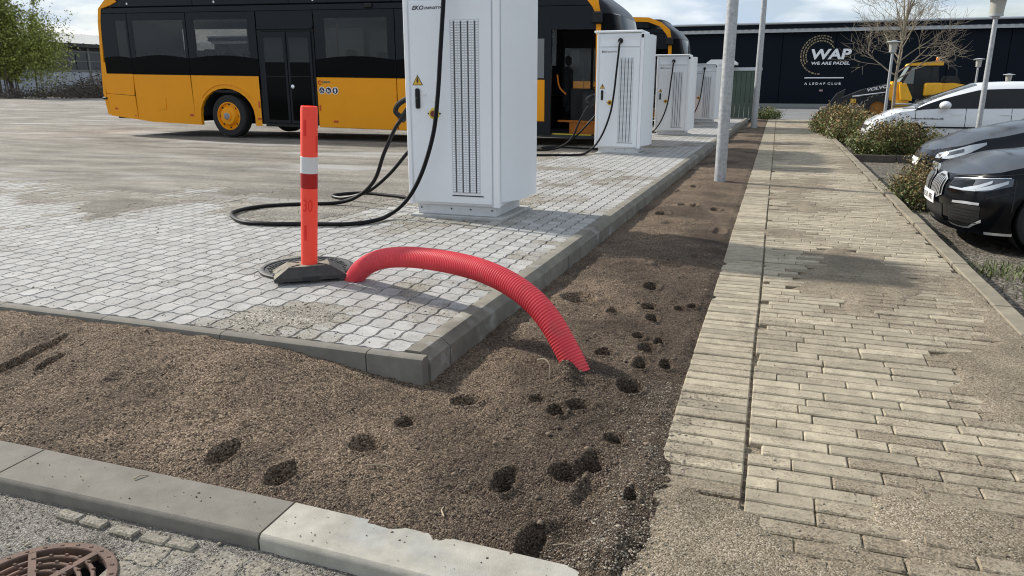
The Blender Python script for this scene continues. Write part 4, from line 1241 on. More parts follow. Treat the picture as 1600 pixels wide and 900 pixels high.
    for k in range(3):
        cx = X(-9.95) + k * .175; zz = pz + K(cx)
        d = obj('pictogram', MB().lathe([(0, -.0075), (.082, -.0075), (.084, -.003)], 24, 'y', (cx, 0, zz)), M_signw, t)
        obj('disc', MB().lathe([(0, -.0095), (.07, -.0095), (.071, -.007)], 24, 'y', (cx, 0, zz)), mat('picto blue', (.008, .011, .028), .5) if 'picto blue' not in MATS else MATS['picto blue'], d)
        mk = MB(); yk = -.0112
        def pl(pts): mk.prism([(cx + a, zz + b) for a, b in pts], yk, yk + .001)
        if k == 0:
            mk.lathe([(.0, yk), (.009, yk)], 10, 'y', (cx + .008, 0, zz + .04))
            pl([(-.002, .028), (.012, .028), (.014, .0), (.034, .0), (.042, -.034), (.03, -.034), (.024, -.012), (-.002, -.012)])
            mk.tube([(cx - .004 + .03 * math.cos(a), yk, zz - .016 + .03 * math.sin(a)) for a in [R(120 + 20 * i) for i in range(12)]], .004, 5)
        elif k == 1:
            pl([(-.042, .0), (.036, .0), (.026, -.022), (-.03, -.022)])
            pl([(-.042, .004), (-.006, .004), (-.006, .034), (-.03, .026)])
            mk.lathe([(0, yk), (.009, yk)], 10, 'y', (cx - .02, 0, zz - .034)); mk.lathe([(0, yk), (.009, yk)], 10, 'y', (cx + .018, 0, zz - .034))
        else:
            mk.lathe([(0, yk), (.011, yk)], 10, 'y', (cx, 0, zz + .044))
            pl([(-.014, .03), (.014, .03), (.03, -.004), (.014, .0), (.012, -.05), (-.012, -.05), (-.014, .0), (-.03, -.004)])
        obj('icon', mk, M_signw, d, fix=False, smooth=False)
    lg = MB().tube([(X(-9.99) + .04 * math.cos(a), -.008, 1.335 + K(X(-9.99)) + .04 * math.sin(a)) for a in [2 * PI * k / 14 for k in range(13)]], .012, 5)
    obj('operator_mark', lg, M_marker, t)
    tb = text_mb('jeso', X(-9.93), X(-9.72), 1.30 + K(2.7), 1.38 + K(2.7), -.006, .03)
    obj('operator_lettering', tb, mat('teal print', (.03, .10, .10), .5), t, fix=False, smooth=False)
    bc = MB(); slab(bc, X(-8.75), X(-8.55), -.05, .0, 2.93, 3.03, .02); obj('side_camera', bc, M_blackplastic, t)
    return t
bus = make_bus()
bus['label'] = 'nearest yellow and black city bus seen side-on behind the orange post'
for (dx_, dy_, lb) in ((.22, 9.0, 'farther city bus, only its yellow roof line shows above the cabinets'),):
    b = copy_tree(bus); b.location = (-12.65 + dx_, 15.45 + dy_, 0); b['label'] = lb

# ------------------------------------------------------------------ dark hall with sign
hall = thing('sports_hall', 'long low navy hall with padel club lettering on its wall', 'building', (0, 50.5, -.13))
x = -42.0
while x < 62:
    obj('wall_panel', MB().box(x + .012, x + 2.98, .0, .15, .25, 4.40, .008), M_navy, hall)
    x += 3.0
obj('wall_core', MB().box(-42, 62, .1, 25, 0, 4.9), M_navy, hall)
obj('base_strip', MB().box(-42, 62, -.03, .12, 0, .24), mat('grey plinth', (.24, .24, .23), .8), hall)
obj('fascia', MB().box(-42.2, 62.2, -.42, .2, 4.60, 4.90, .01), M_navy, hall)
obj('gutter', MB().tube([(-42.2, -.47, 4.92), (62.2, -.47, 4.92)], .07, 8), M_alu, hall)
mb = MB(); P = []
for k in range(1040):
    xx = -42 + k * .1
    o_ = (-.30, -.30, -.36, -.36)[k % 4]
    P.append([(xx, o_, 4.40), (xx, o_ - .04, 4.60)])
mb.grid(P); obj('corrugated_eave', mb, M_alu, hall, fix=False)
obj('roof', MB().add([(-42.2, -.45, 4.95), (62.2, -.45, 4.95), (62.2, 26, 6.3), (-42.2, 26, 6.3)], [(0, 1, 2, 3)]), M_alu, hall, fix=False)
obj('door', MB().box(2.35, 3.3, -.02, .02, .1, 2.2, .01), M_navy, hall)
dn = obj('door_notice', MB().box(2.32, 2.52, -.035, -.021, .98, 1.08), mat('notice', (.45, .3, .28), .6), hall)
sg = obj('sign_bar', MB().box(1.42, 3.61, -.05, -.01, 1.74, 1.80), M_signw, hall)
for s_, r_, b_, sh in (('WAP', (1.66, 3.90, 2.83, 3.43), .035, .12), ('WE ARE PADEL', (1.72, 3.86, 2.52, 2.70), .02, .1), ('A  L E D A P  C L U B', (1.44, 3.49, 1.36, 1.50), .015, 0)):
    obj('sign_lettering', text_mb(s_, *r_, -.03, b_, sh), M_signw, hall, fix=False, smooth=False)
for r_, a0, a1 in ((1.10, 62, 268), (.955, 48, 215), (.81, 28, 205)):
    mb = MB(); a = a0; k = 0
    while a < a1:
        w = 7.5 if k % 3 else 3.5
        P = []
        for j in range(4):
            an = R(a + w * j / 3)
            P.append([(2.19 + (r_ - .035) * math.cos(an), -.025, 3.09 + (r_ - .035) * math.sin(an)), (2.19 + (r_ + .035) * math.cos(an), -.025, 3.09 + (r_ + .035) * math.sin(an))])
        mb.grid(P); a += w + 3.2; k += 1
    obj('emblem_arc', mb, M_gold, hall, fix=False)

# ------------------------------------------------------------------ shed far behind the bus
shed = thing('old_shed', 'long pale-brick shed with window band beyond the yard', 'shed', (-84, 0, 0))
obj('wall_core', MB().box(-14, -.1, 30, 140, 0, 6.3), M_shedwall, shed)
bay = 7.2; y = 34.0
while y < 136:
    obj('brick_infill', MB().box(-.08, .02, y + .16, y + bay - .16, .0, 2.75, .01), M_bluegrey, shed)
    obj('post', MB().box(-.1, .12, y - .15, y + .15, 0, 6.1, .02), M_shedframe, shed)
    w = obj('window', MB().box(-.06, .04, y + .16, y + bay - .16, 2.78, 3.05).box(-.06, .04, y + .16, y + bay - .16, 5.15, 5.35).box(-.06, .06, y + .16, y + bay - .16, 4.05, 4.15), M_shedframe, shed)
    for k in range(4):
        a = y + .2 + k * 1.7; 
        for z0, z1 in ((3.07, 4.04), (4.16, 5.14)):
            obj('pane', MB().box(-.03, .01, a + .05, a + 1.6, z0, z1), M_shedglass, w)
    y += bay
obj('eave', MB().box(-.4, .75, 30, 140, 5.75, 6.15, .03), M_shedwall, shed)
mb = MB()
P = []
for k in range(441):
    yy = 30 + k * .25
    P.append([(.8, yy, 6.2 + (.06 if k % 8 == 0 else 0)), (-7.5, yy, 7.9 + (.06 if k % 8 == 0 else 0))])
mb.grid(P); obj('roof', mb, M_shedroof, shed, fix=False)

# ------------------------------------------------------------------ white box with hood, green boards at the end of the paving
cb = thing('equipment_cabinet', 'narrow pale cabinet with a domed hood at the end of the paving', 'cabinet', (-2.15, 31.0, 0))
obj('body', MB().box(-.42, .42, 0, .8, 0, 1.98, .02), M_white, cb)
obj('hood', MB().prism([(-.56, 1.98), (.56, 1.98), (.56, 2.06), (.40, 2.17), (-.40, 2.17), (-.56, 2.06)], -.14, .94, 'y'), M_white2, cb)
gb = thing('board_fence', 'dark green upright board screen behind the pale cabinet', 'fence', (-1.75, 32.0, -.1))
for k in range(9):
    obj('board', MB().box(-.6 + k * .185, -.6 + k * .185 + .175, 0, .05, .0, 1.86, .006), M_greenwall, gb)
obj('top_rail', MB().box(-.62, 1.08, -.03, .08, 1.87, 1.99, .01), M_alu, gb)

# ------------------------------------------------------------------ cars
def profile(tab, x):
    for (a, b), (c, d) in zip(tab[:-1], tab[1:]):
        if x <= c:
            t = max(0, (x - a) / (c - a)); t = t * t * (3 - 2 * t) * .5 + t * .5
            return b + (d - b) * t
    return tab[-1][1]

class Car:
    """body wall swept round a plan outline; parts are laid on that wall"""
    def __init__(s, root, L, W, nose, top, wheels, rw, frontprof, crown=.05, tumble=.07, sill=.2, nround=.30, npow=3.0):
        s.t = root; s.L = L; s.W = W; s.top = top; s.wh = wheels; s.rw = rw; s.fp = frontprof; s.crown = crown; s.tum = tumble; s.sill = sill
        hw = W / 2
        pts = []
        N = 36
        for k in range(N + 1):
            a = PI / 2 * k / N
            yy = hw * math.sin(a) ** .9; pts.append((nose * (1 - max(0, math.cos(a)) ** (2 / npow)), yy))
        x = nose
        while x < L - .45:
            x += .05; pts.append((x, hw))
        for k in range(1, 13):
            a = PI / 2 * k / 12
            pts.append((L - .45 + .45 * math.sin(a), hw * math.cos(a) ** .6 if k < 12 else 0))
        s.plan = pts
        s.S = [0]
        for a, b in zip(pts[:-1], pts[1:]): s.S.append(s.S[-1] + math.hypot(b[0] - a[0], b[1] - a[1]))
        s.nose = nose
    def at(s, S):
        for i in range(len(s.S) - 1):
            if S <= s.S[i + 1]:
                t = (S - s.S[i]) / (s.S[i + 1] - s.S[i]); a, b = s.plan[i], s.plan[i + 1]
                dx, dy = b[0] - a[0], b[1] - a[1]; l = math.hypot(dx, dy)
                return lerp(a[0], b[0], t), lerp(a[1], b[1], t), -dy / l, dx / l
        a = s.plan[-1]; return a[0], a[1], 1, 0
    def wall(s, x, y, nx, ny, z, side, off=0.0):
        ztop = profile(s.top, x)
        f = max(0, -nx) ** 1.0
        inx = profile(s.fp, z) * f
        h = (z - s.sill) / max(.01, ztop - s.sill)
        iny = s.tum * max(0, (h - .45) / .55) ** 2 + .03 * max(0, (.35 - h) / .35) ** 2
        ii = iny * (1 - f)
        return (x + inx - nx * 0 + nx * off - ii * 0, (y - ii * (1 if y > .02 else y / .02) + ny * off) * side, z)
    def body(s, paint, mats=None):
        mb = MB(); NV = 14
        cols = {1: [], -1: []}
        for side in (1, -1):
            P = []
            for i, (x, y) in enumerate(s.plan):
                _, _, nx, ny = s.at(min(s.S[i] + 1e-4, s.S[-1] - 1e-4))
                zt = profile(s.top, x); zb = s.sill
                if y > s.W * .4:
                    for wx in s.wh:
                        d = abs(x - wx)
                        if d < s.rw * 1.13: zb = max(zb, s.rw + math.sqrt((s.rw * 1.13) ** 2 - d * d) * 1.0)
                zb = min(zb, zt - .02)
                P.append([s.wall(x, y, nx, ny, lerp(zb, zt, j / NV), side) for j in range(NV + 1)])
            mb.grid(P); cols[side] = [p[-1] for p in P]
        D = []
        for i in range(len(s.plan)):
            a, b = cols[-1][i], cols[1][i]
            cr = s.crown * min(1, max(0, (a[0] - cols[1][0][0]) / .5))
            D.append([(lerp(a[0], b[0], k / 10), lerp(a[1], b[1], k / 10), a[2] + cr * (1 - (2 * k / 10 - 1) ** 2)) for k in range(11)])
        mb.grid(D)
        return obj('body', mb, paint, s.t, ang=28)
    def patch(s, name, S0, S1, z0f, z1f, m, side=-1, off=.006, n=14, parent=None, nv=4, thick=.02):
        P = []
        for i in range(n + 1):
            t = i / n; S = lerp(S0, S1, t); x, y, nx, ny = s.at(abs(S))
            sd = side if S >= 0 else -side
            a, b = z0f(t), z1f(t)
            P.append([s.wall(x, y, nx, ny, lerp(a, b, j / nv), sd, off) for j in range(nv + 1)])
        mb = MB().grid(P)
        return obj(name, mb, m, parent or s.t, fix=False)
    def wheels(s, rimm):
        for wx in s.wh:
            for sd in (-1, 1):
                yc = sd * (s.W / 2 - .02)
                r = s.rw
                w = MB().lathe([(r * .66, .0), (r * .70, -.008), (r * .9, -.012), (r * .985, .01), (r, .03), (r, .19), (r * .95, .22), (r * .5, .22)], 40, 'y')
                w.v = [(p[0], p[1] * -sd, p[2]) for p in w.v]
                o = obj('wheel', w, M_tyre, s.t, (wx, yc, r))
                rm = MB().lathe([(r * .67, .005), (r * .64, .015), (r * .6, .05), (r * .3, .05), (0, .045)], 30, 'y')
                for k in range(5):
                    a = 2 * PI * k / 5
                    rm.tube([(.05 * math.cos(a), .02, .05 * math.sin(a)), (r * .64 * math.cos(a), .008, r * .64 * math.sin(a))], [.03, .035], 6)
                rm.v = [(p[0], p[1] * -sd, p[2]) for p in rm.v]
                obj('rim', rm, rimm, o)
                hs = MB().lathe([(r * 1.13, .02), (r * 1.13, .32), (0, .32)], 26, 'y', (wx, 0, r))
                hs.v = [(p[0], p[1] * -sd + yc, p[2]) for p in hs.v]
                obj('wheel_well', hs, M_darkslot, s.t, fix=False)
        fl = MB().box(s.nose + .1, s.L - .4, -s.W / 2 + .28, s.W / 2 - .28, s.sill - .04, s.sill + .1, .02); obj('underbody', fl, M_darkslot, s.t)
    def cabin(s, x1, x2, x3, x4, H, wb, wr, paint, pillars):
        nst = 30; parts = {k: MB() for k in ('roof', 'windscreen', 'rear_screen', 'side_glass', 'side_glass_far', 'pillars', 'pillars_far')}
        P = []
        for i in range(nst + 1):
            x = lerp(x1, x4, i / nst)
            zd = profile(s.top, x) - .01
            if x < x2: t = (x - x1) / (x2 - x1); h = zd + (H - .03 - zd) * (t ** .85)
            elif x < x3: t = (x - x2) / (x3 - x2); h = H - .03 + .03 * math.sin(PI * t)
            else: t = (x4 - x) / (x4 - x3); h = zd + (H - .03 - zd) * (t ** .6)
            q = (h - zd) / (H - zd)
            hw0 = wb; hw1 = lerp(wb * .98, wr, min(1, q))
            row = []
            for (fy, fz) in ((-1, 0), (-.97, .35), (-.90, .72), (-.80, .93), (-.45, .99), (0, 1)):
                k = abs(fy)
                yy = -lerp(hw0, hw1, fz) if fz < .9 else -hw1 * k / .86
                row.append((x, yy, lerp(zd, h, fz)))
            row += [(p[0], -p[1], p[2]) for p in row[-2::-1]]
            P.append(row)
        nr = len(P[0])
        mids = [(a + b) / 2 for a, b in zip(range(nr), range(1, nr))]
        for i in range(nst):
            x = lerp(x1, x4, (i + .5) / nst)
            for j in range(nr - 1):
                jj = j if j < nr // 2 else nr - 2 - j
                quad = [P[i][j], P[i][j + 1], P[i + 1][j + 1], P[i + 1][j]]
                if jj <= 1:
                    key = 'side_glass'
                    if any(abs(x - p) < .05 for p in pillars): key = 'pillars'
                    if j >= nr // 2: key += '_far'
                elif jj == 2: key = 'roof'
                else: key = 'windscreen' if x < x2 - .02 else ('rear_screen' if x > x3 + .1 else 'roof')
                parts[key].add(quad, [(0, 1, 2, 3)])
        mm = {'roof': paint, 'windscreen': M_carglass, 'rear_screen': M_carglass, 'side_glass': M_carglass, 'side_glass_far': M_carglass, 'pillars': M_blackplastic, 'pillars_far': M_blackplastic}
        for k, m_ in mm.items():
            if parts[k].v:
                o = obj(k.replace('_far', ''), parts[k], m_, s.t, fix=False, smooth=True)
                import bmesh
                bm = bmesh.new(); bm.from_mesh(o.data); bmesh.ops.remove_doubles(bm, verts=bm.verts[:], dist=1e-4); bmesh.ops.recalc_face_normals(bm, faces=bm.faces[:]); bm.to_mesh(o.data); bm.free()
                o.data.shade_smooth()

c_ = lambda v: (lambda t: v)
def ln(*v):
    return lambda t: float(np.interp(t, np.linspace(0, 1, len(v)), v))

# black saloon nosing up to the path
root = thing('parked_car', 'black saloon with twin oval grille nosing up to the path kerb', 'car', (1.60, 8.85, -.30), 0, 'cars parked beside the path')
car = Car(root, 4.9, 1.87, .62, [(0, .70), (.25, .755), (.7, .84), (1.3, .93), (1.75, 1.0), (4.4, 1.02), (4.9, .95)], (.92, 3.85), .345,
          [(0, .14), (.2, .09), (.28, .02), (.45, .0), (.58, .01), (.68, .055), (.78, .14), (1.0, .2)], crown=.075, sill=.185)
car.body(M_carblack); car.wheels(M_silver)
car.cabin(1.55, 2.3, 3.4, 4.5, 1.44, .84, .62, M_carblack, (2.9,))
for sd in (-1, 1):
    k = car.patch('grille', .045, .40, ln(.47, .445, .45, .49), ln(.655, .705, .705, .65), M_silver, sd, .012)
    car.patch('grille_mesh', .068, .378, ln(.485, .468, .472, .505), ln(.635, .682, .682, .63), M_mesh, sd, .017, parent=k)
    for b in range(7):
        S = .095 + b * .042
        car.patch('grille_bar', S, S + .019, c_(.482), c_(.665), M_silver, sd, .026, n=2, parent=k)
    h = car.patch('headlight', .50, 1.16, ln(.575, .572, .585, .655), ln(.665, .69, .705, .72), M_lensin, sd, .008)
    car.patch('headlight_lens', .52, .80, ln(.60, .60, .61), ln(.655, .675, .685), M_carglass, sd, .012, parent=h)
    car.patch('daylight_bar', .53, .86, ln(.580, .578, .585), ln(.596, .594, .600), M_lens, sd, .014, parent=h)
    car.patch('daylight_bar', .72, .98, ln(.583, .60, .668), ln(.603, .64, .695), M_lens, sd, .014, parent=h)
    car.patch('daylight_bar', .86, 1.12, ln(.588, .61, .672), ln(.610, .655, .70), M_lens, sd, .015, parent=h)
    car.patch('brow', .50, 1.14, ln(.668, .693, .708, .722), ln(.674, .70, .714, .727), M_silver, sd, .010)
    i_ = car.patch('side_intake', .55, .93, ln(.27, .235, .25, .33), ln(.40, .44, .45, .45), M_mesh, sd, .006)
    car.patch('intake_lip', .53, .95, ln(.225, .215, .228, .30), ln(.255, .232, .245, .33), M_silver, sd, .012)
    car.patch('intake_blade', .62, .92, ln(.448, .456, .458), ln(.47, .482, .482), M_silver, sd, .012)
    for q in range(5):
        car.patch('intake_mesh_bar', .57, .91, c_(.285 + q * .03), c_(.292 + q * .03), M_blackplastic, sd, .014, parent=i_)
    car.patch('bonnet_gap', .42, 1.30, ln(.695, .715, .735, .765), ln(.701, .721, .741, .771), M_mesh, sd, .004, n=20)
    car.patch('bumper_gap', 1.18, 1.19, c_(.42), c_(.70), M_mesh, sd, .004, n=2)
    car.patch('bumper_gap', .96, 1.18, ln(.52, .60), ln(.526, .606), M_mesh, sd, .004, n=6)
    car.patch('sill_trim', .95, 1.22, ln(.19, .19), ln(.215, .215), M_silver, sd, .008, n=6)
car.patch('lower_intake', -.42, .42, c_(.245), c_(.40), M_mesh, -1, .006, n=20)
car.patch('splitter', -.75, .75, c_(.186), c_(.225), M_carblack, -1, .03, n=24)
pl = car.patch('number_plate', -.26, .26, c_(.385), c_(.50), M_plate, -1, .03, n=6)
tm = text_mb('BU 31 195', -.21, .21, .412, .472, 0, .03)
t2 = MB().add([(-.0325 + .06 * v[0] ** 2, -v[0], v[2]) for v in tm.v], tm.f)
obj('plate_lettering', t2, M_print, pl, fix=False, smooth=False)
obj('badge', MB().lathe([(0, -.004), (.038, -.004), (.04, .004)], 18, 'x', (.045, 0, .725)), M_silver, root)

# dark blue-grey car behind it
root = thing('parked_car', 'dark blue-grey car behind the black saloon with sweptback headlight', 'car', (1.93, 12.1, -.30), 0, 'cars parked beside the path')
car = Car(root, 4.5, 1.82, .75, [(0, .68), (.25, .76), (.7, .88), (1.25, 1.0), (1.6, 1.06), (4.0, 1.08), (4.5, 1.0)], (.88, 3.5), .33,
          [(0, .14), (.2, .08), (.3, .0), (.5, .0), (.6, .03), (.72, .1), (.9, .2)], crown=.08, sill=.19)
car.body(M_carblue); car.wheels(M_silver)
car.cabin(1.35, 2.2, 3.3, 4.2, 1.52, .82, .62, M_carblue, (2.8,))
for sd in (-1, 1):
    h = car.patch('headlight', .62, 1.28, ln(.60, .60, .68, .80), ln(.66, .72, .79, .83), M_lens, sd, .008)
    car.patch('headlight_lens', .68, 1.0, ln(.63, .65, .70), ln(.655, .70, .745), M_lensin, sd, .012, parent=h)
    car.patch('fog_light', .62, .82, ln(.36, .36), ln(.56, .52), M_silver, sd, .006)
car.patch('lower_intake', -.5, .5, c_(.25), c_(.45), M_mesh, -1, .006, n=20)
car.patch('grille', -.4, .4, c_(.56), c_(.64), M_mesh, -1, .008, n=20)
pl = car.patch('number_plate', -.26, .26, c_(.46), c_(.56), M_plate, -1, .02, n=6)

# white people carrier
root = thing('parked_car', 'white people carrier with tall side windows beside the bushes', 'car', (1.98, 20.3, -.30), 0, 'cars parked beside the path')
car = Car(root, 4.75, 1.80, .70, [(0, .70), (.3, .82), (.75, .95), (1.2, 1.02), (1.6, 1.05), (4.3, 1.08), (4.75, 1.0)], (.92, 3.65), .335,
          [(0, .12), (.2, .08), (.3, .0), (.5, .0), (.65, .05), (.8, .14), (.95, .22)], crown=.06, sill=.2)
car.body(M_carwhite); car.wheels(M_silver)
car.cabin(.95, 2.25, 3.9, 4.7, 1.62, .84, .66, M_carwhite, (2.32, 3.4))
for sd in (-1, 1):
    h = car.patch('headlight', .62, 1.22, ln(.62, .63, .70, .80), ln(.70, .78, .84, .86), M_lens, sd, .008)
    S0 = 1.22
    for q, S in enumerate((1.62, 2.62, 3.5)):
        car.patch('door_gap', S, S + .012, c_(.28), c_(1.03), M_mesh, sd, .004, n=2)
    car.patch('belt_moulding', 1.5, 4.6, c_(.60), c_(.635), M_blackplastic, sd, .012, n=30)
    car.patch('belt_line', 1.35, 4.7, ln(1.02, 1.035, 1.06), ln(1.04, 1.055, 1.075), M_blackplastic, sd, .006, n=30)
    for S in (2.35, 3.3): car.patch('door_handle', S, S + .2, c_(.90), c_(.93), M_carwhite, sd, .03, n=3)
    mi = obj('mirror', MB().ball((1.55, sd * 1.0, 1.10), .13, 14, 9, (.95, 1.0, .72)), M_carwhite, root)
car.patch('grille', -.4, .4, c_(.55), c_(.63), M_mesh, -1, .008, n=20)
tm = text_mb('www.drivebus.dk', .93, 1.58, .79, .83, -.905, .02)
obj('door_lettering', tm, M_print, root, fix=False, smooth=False)

# ------------------------------------------------------------------ wheel loader
ld = thing('wheel_loader', 'yellow wheel loader with black arms parked behind the white car', 'loader', (0, 38.0, -.38), 0)
G = .38
def lbox(name, x0, x1, y0, y1, z0, z1, m, bev=.03, parent=None): return obj(name, MB().box(x0, x1, y0, y1, z0 + G, z1 + G, bev), m, parent or ld)
def lpr(name, poly, y0, y1, m, parent=None): return obj(name, MB().prism([(a, b + G) for a, b in poly], y0, y1), m, parent or ld)
for wx in (4.25, 6.55):
    for wy, sd in ((0, 1), (1.75, -1)):
        w = MB().lathe([(.30, 0), (.34, -.02), (.50, -.03), (.56, .0), (.58, .06), (.58, .30), (.54, .36), (.3, .36)], 32, 'y')
        for k in range(18):
            a = 2 * PI * k / 18; 
            w.box(-.05, .05, -.02, .2, .56, .62); 
            for i in range(len(w.v) - 8, len(w.v)):
                p = w.v[i]; w.v[i] = (p[0] * math.cos(a) + p[2] * math.sin(a), p[1], -p[0] * math.sin(a) + p[2] * math.cos(a))
        w.v = [(p[0], p[1] * sd, p[2]) for p in w.v]
        o = obj('wheel', w, M_tyre, ld, (wx, wy, .60))
        rm = MB().lathe([(.31, .02), (.29, .04), (.22, .10), (.12, .10), (.11, .04), (0, .04)], 22, 'y'); rm.v = [(p[0], p[1] * sd, p[2]) for p in rm.v]
        obj('rim', rm, M_rim, o)
lpr('front_frame', [(4.7, .3), (5.3, .3), (5.35, 1.0), (5.15, 1.35), (4.8, 1.38), (4.65, .95)], .35, 1.25, M_loader)
lpr('front_frame_plate', [(4.85, .05), (5.55, .05), (5.5, .55), (5.0, .6)], .2, 1.4, M_loader)
lpr('fender', [(5.05, 1.25), (5.3, 1.3), (5.6, .7), (5.6, .55), (5.15, .6)], .05, .45, M_loader)
cabp = lpr('cab_frame', [(5.20, .62), (5.05, 1.25), (5.42, 2.05), (6.55, 2.05), (6.62, 1.25), (6.45, .62)], .38, 1.55, M_loaderk)
lpr('pane', [(5.20, 1.28), (5.50, 1.98), (5.62, 1.98), (5.62, 1.28)], .365, .375, mat('loader glass', (.16, .19, .19), .08), cabp)
lpr('pane', [(5.70, .72), (5.66, 1.98), (6.22, 1.98), (6.22, .72)], .365, .375, M_carglass, cabp)
lpr('pane', [(6.30, 1.3), (6.30, 1.98), (6.5, 1.98), (6.54, 1.3)], .365, .375, M_carglass, cabp)
lpr('windscreen', [(5.03, 1.28), (5.05, 1.24), (5.425, 2.02), (5.40, 2.03)], .45, 1.48, mat('loader screen', (.35, .42, .42), .1), cabp)
lpr('cab_roof', [(5.35, 2.05), (5.42, 2.15), (5.6, 2.17), (6.6, 2.24), (6.72, 2.2), (6.7, 2.06)], .30, 1.63, M_loader)
obj('beacon', MB().lathe([(.05, 0), (.07, .02), (.07, .13), (.05, .17), (0, .18)], 12, 'z', (6.50, .6, 2.24 + G)), M_beacon, ld)
lbox('tank', 6.05, 6.75, .15, .6, .75, 1.32, M_loader, .06)
lpr('engine_hood', [(6.6, .5), (6.6, 1.3), (7.2, 1.32), (8.1, 1.15), (8.2, .5)], .35, 1.5, M_loader)
lpr('engine_grille', [(6.85, 1.34), (6.95, 1.62), (7.35, 1.6), (7.5, 1.3)], .45, 1.4, M_loaderk)
obj('exhaust', MB().tube([(7.3, .6, 1.5 + G), (7.28, .6, 1.85 + G), (7.1, .6, 2.0 + G), (6.98, .6, 2.02 + G)], .05, 8), M_loaderk, ld)
lbox('step', 4.95, 5.9, .1, .4, .38, .45, M_alu, .02)
for y0 in (.45, 1.0):
    lpr('lift_arm', [(5.0, 1.20), (4.6, 1.30), (3.7, 1.10), (2.9, .62), (1.9, -.05), (1.75, -.05), (2.1, .25), (2.9, .82), (3.6, 1.28), (3.0, .95), (3.6, .75), (4.6, .95)][:1] + [(4.6, 1.28), (3.6, 1.02), (2.7, .62), (2.0, .10), (1.85, -.12), (2.1, -.2), (2.9, .25), (3.8, .55), (5.0, .85)], y0, y0 + .22, M_loaderk)
lpr('tilt_link', [(2.0, .1), (2.1, .15), (2.55, .85), (2.9, 1.05), (2.85, .75), (2.6, .55), (2.2, .0)], .55, .8, M_loaderk)
obj('cylinder', MB().tube([(3.2, .4, .72 + G), (4.9, .4, .95 + G)], .045, 8), M_chrome, ld)
lbox('arm_sticker', 3.15, 3.38, .43, .445, .42, .62, M_warn, .004)
obj('maker_lettering', text_mb('VOLVO', 3.78, 4.62, 1.02 + G, 1.16 + G, .435, .03, .1), M_signw, ld, fix=False, smooth=False)
for v in list(ld.children):
    if v.name.startswith('maker_lettering') and v.data:
        for q in v.data.vertices: q.co.z += (q.co.x - 4.2) * .22
lpr('bucket', [(1.2, -.36), (2.1, -.36), (2.25, -.05), (2.15, .25), (1.95, .2), (1.9, -.2), (1.2, -.30)], -.25, 2.0, mat('bucket steel', (.12, .115, .105), .7, var=.3, vs=4))

# ------------------------------------------------------------------ park lanterns
def lantern(label, x, y, z0, h, s=1.0):
    t = thing('park_lantern', label, 'lamp post', (x, y, z0), 0, 'park lanterns')
    obj('pole', MB().lathe([(.052 * s, -.1), (.050 * s, h * .5), (.042 * s, h)], 14), M_galv, t)
    obj('collar', MB().lathe([(.045, h), (.06, h + .01), (.07, h + .04), (.115, h + .045), (.12, h + .075), (.0, h + .075)], 20), M_alu, t)
    g = obj('lamp_glass', MB().lathe([(.108, h + .075), (.112, h + .12), (.135, h + .36)], 20), M_lampglass, t, fix=False)
    obj('lamp_core', MB().lathe([(.08, h + .08), (.08, h + .16), (.05, h + .18), (.05, h + .33), (0, h + .34)], 16), M_signw, g)
    obj('lamp_lid', MB().lathe([(0, h + .42), (.12, h + .40), (.235, h + .38), (.235, h + .362), (.0, h + .365)], 24), M_alu, t)
    return t
lantern('park lantern in front of the white car, its glass head cut by the picture top', 3.62, 16.5, -.3, 2.70, .95)
lantern('park lantern standing before the bare tree', 3.5, 29.0, -.3, 2.55)
lantern('small far park lantern against the dark hall to the loader rear', 8.6, 41.0, -.3, 2.30)
lantern('small far park lantern at the picture edge beside the dark hall', 9.65, 40.0, -.3, 1.6)

# ------------------------------------------------------------------ trees and shrubs
def leaf_cloud(name, centers, size, m, parent, seed=1):
    r = np.random.default_rng(seed)
    n = len(centers); c = np.asarray(centers, float)
    a = r.normal(size=(n, 3)); a /= np.linalg.norm(a, axis=1)[:, None]
    b = r.normal(size=(n, 3)); b -= a * (a * b).sum(1)[:, None]; b /= np.linalg.norm(b, axis=1)[:, None]
    s = size * r.uniform(.6, 1.4, (n, 1))
    V = np.stack([c - a * s, c - b * s * .5, c + a * s, c + b * s * .5], 1).reshape(-1, 3)
    F = np.arange(n * 4).reshape(n, 4)
    return put(name, np_mesh(name, V, F, m, smooth=False), parent)

def grow(rg, mb, p, d, r, L, lv, maxlv, tips, wob=.25, nseg=4, up=.12, split=(3, 4), spread=.65):
    pts = [p.copy()]; rs = [r]; q = p.copy(); dd = d.copy()
    for k in range(nseg):
        dd = (dd + Vector((rg.gauss(0, wob), rg.gauss(0, wob), rg.gauss(0, wob) + up))  * .35).normalized()
        q = q + dd * (L / nseg); pts.append(q.copy()); rs.append(r * (1 - .5 * (k + 1) / nseg))
        if lv < maxlv and k >= (1 if lv else 0):
            for _ in range(rg.randint(1, 2) if lv else rg.randint(1, 3)):
                ax = Vector((rg.gauss(0, 1), rg.gauss(0, 1), rg.gauss(0, .5))).normalized()
                nd = (dd * (1 - spread) + (ax - dd * ax.dot(dd)).normalized() * spread).normalized()
                grow(rg, mb, q.copy(), nd, max(.006, rs[-1] * rg.uniform(.45, .65)), L * rg.uniform(.5, .72), lv + 1, maxlv, tips, wob, nseg, up, split, spread)
    mb.tube(pts, rs, 6 if lv < 2 else 4, False)
    tips.append(q)

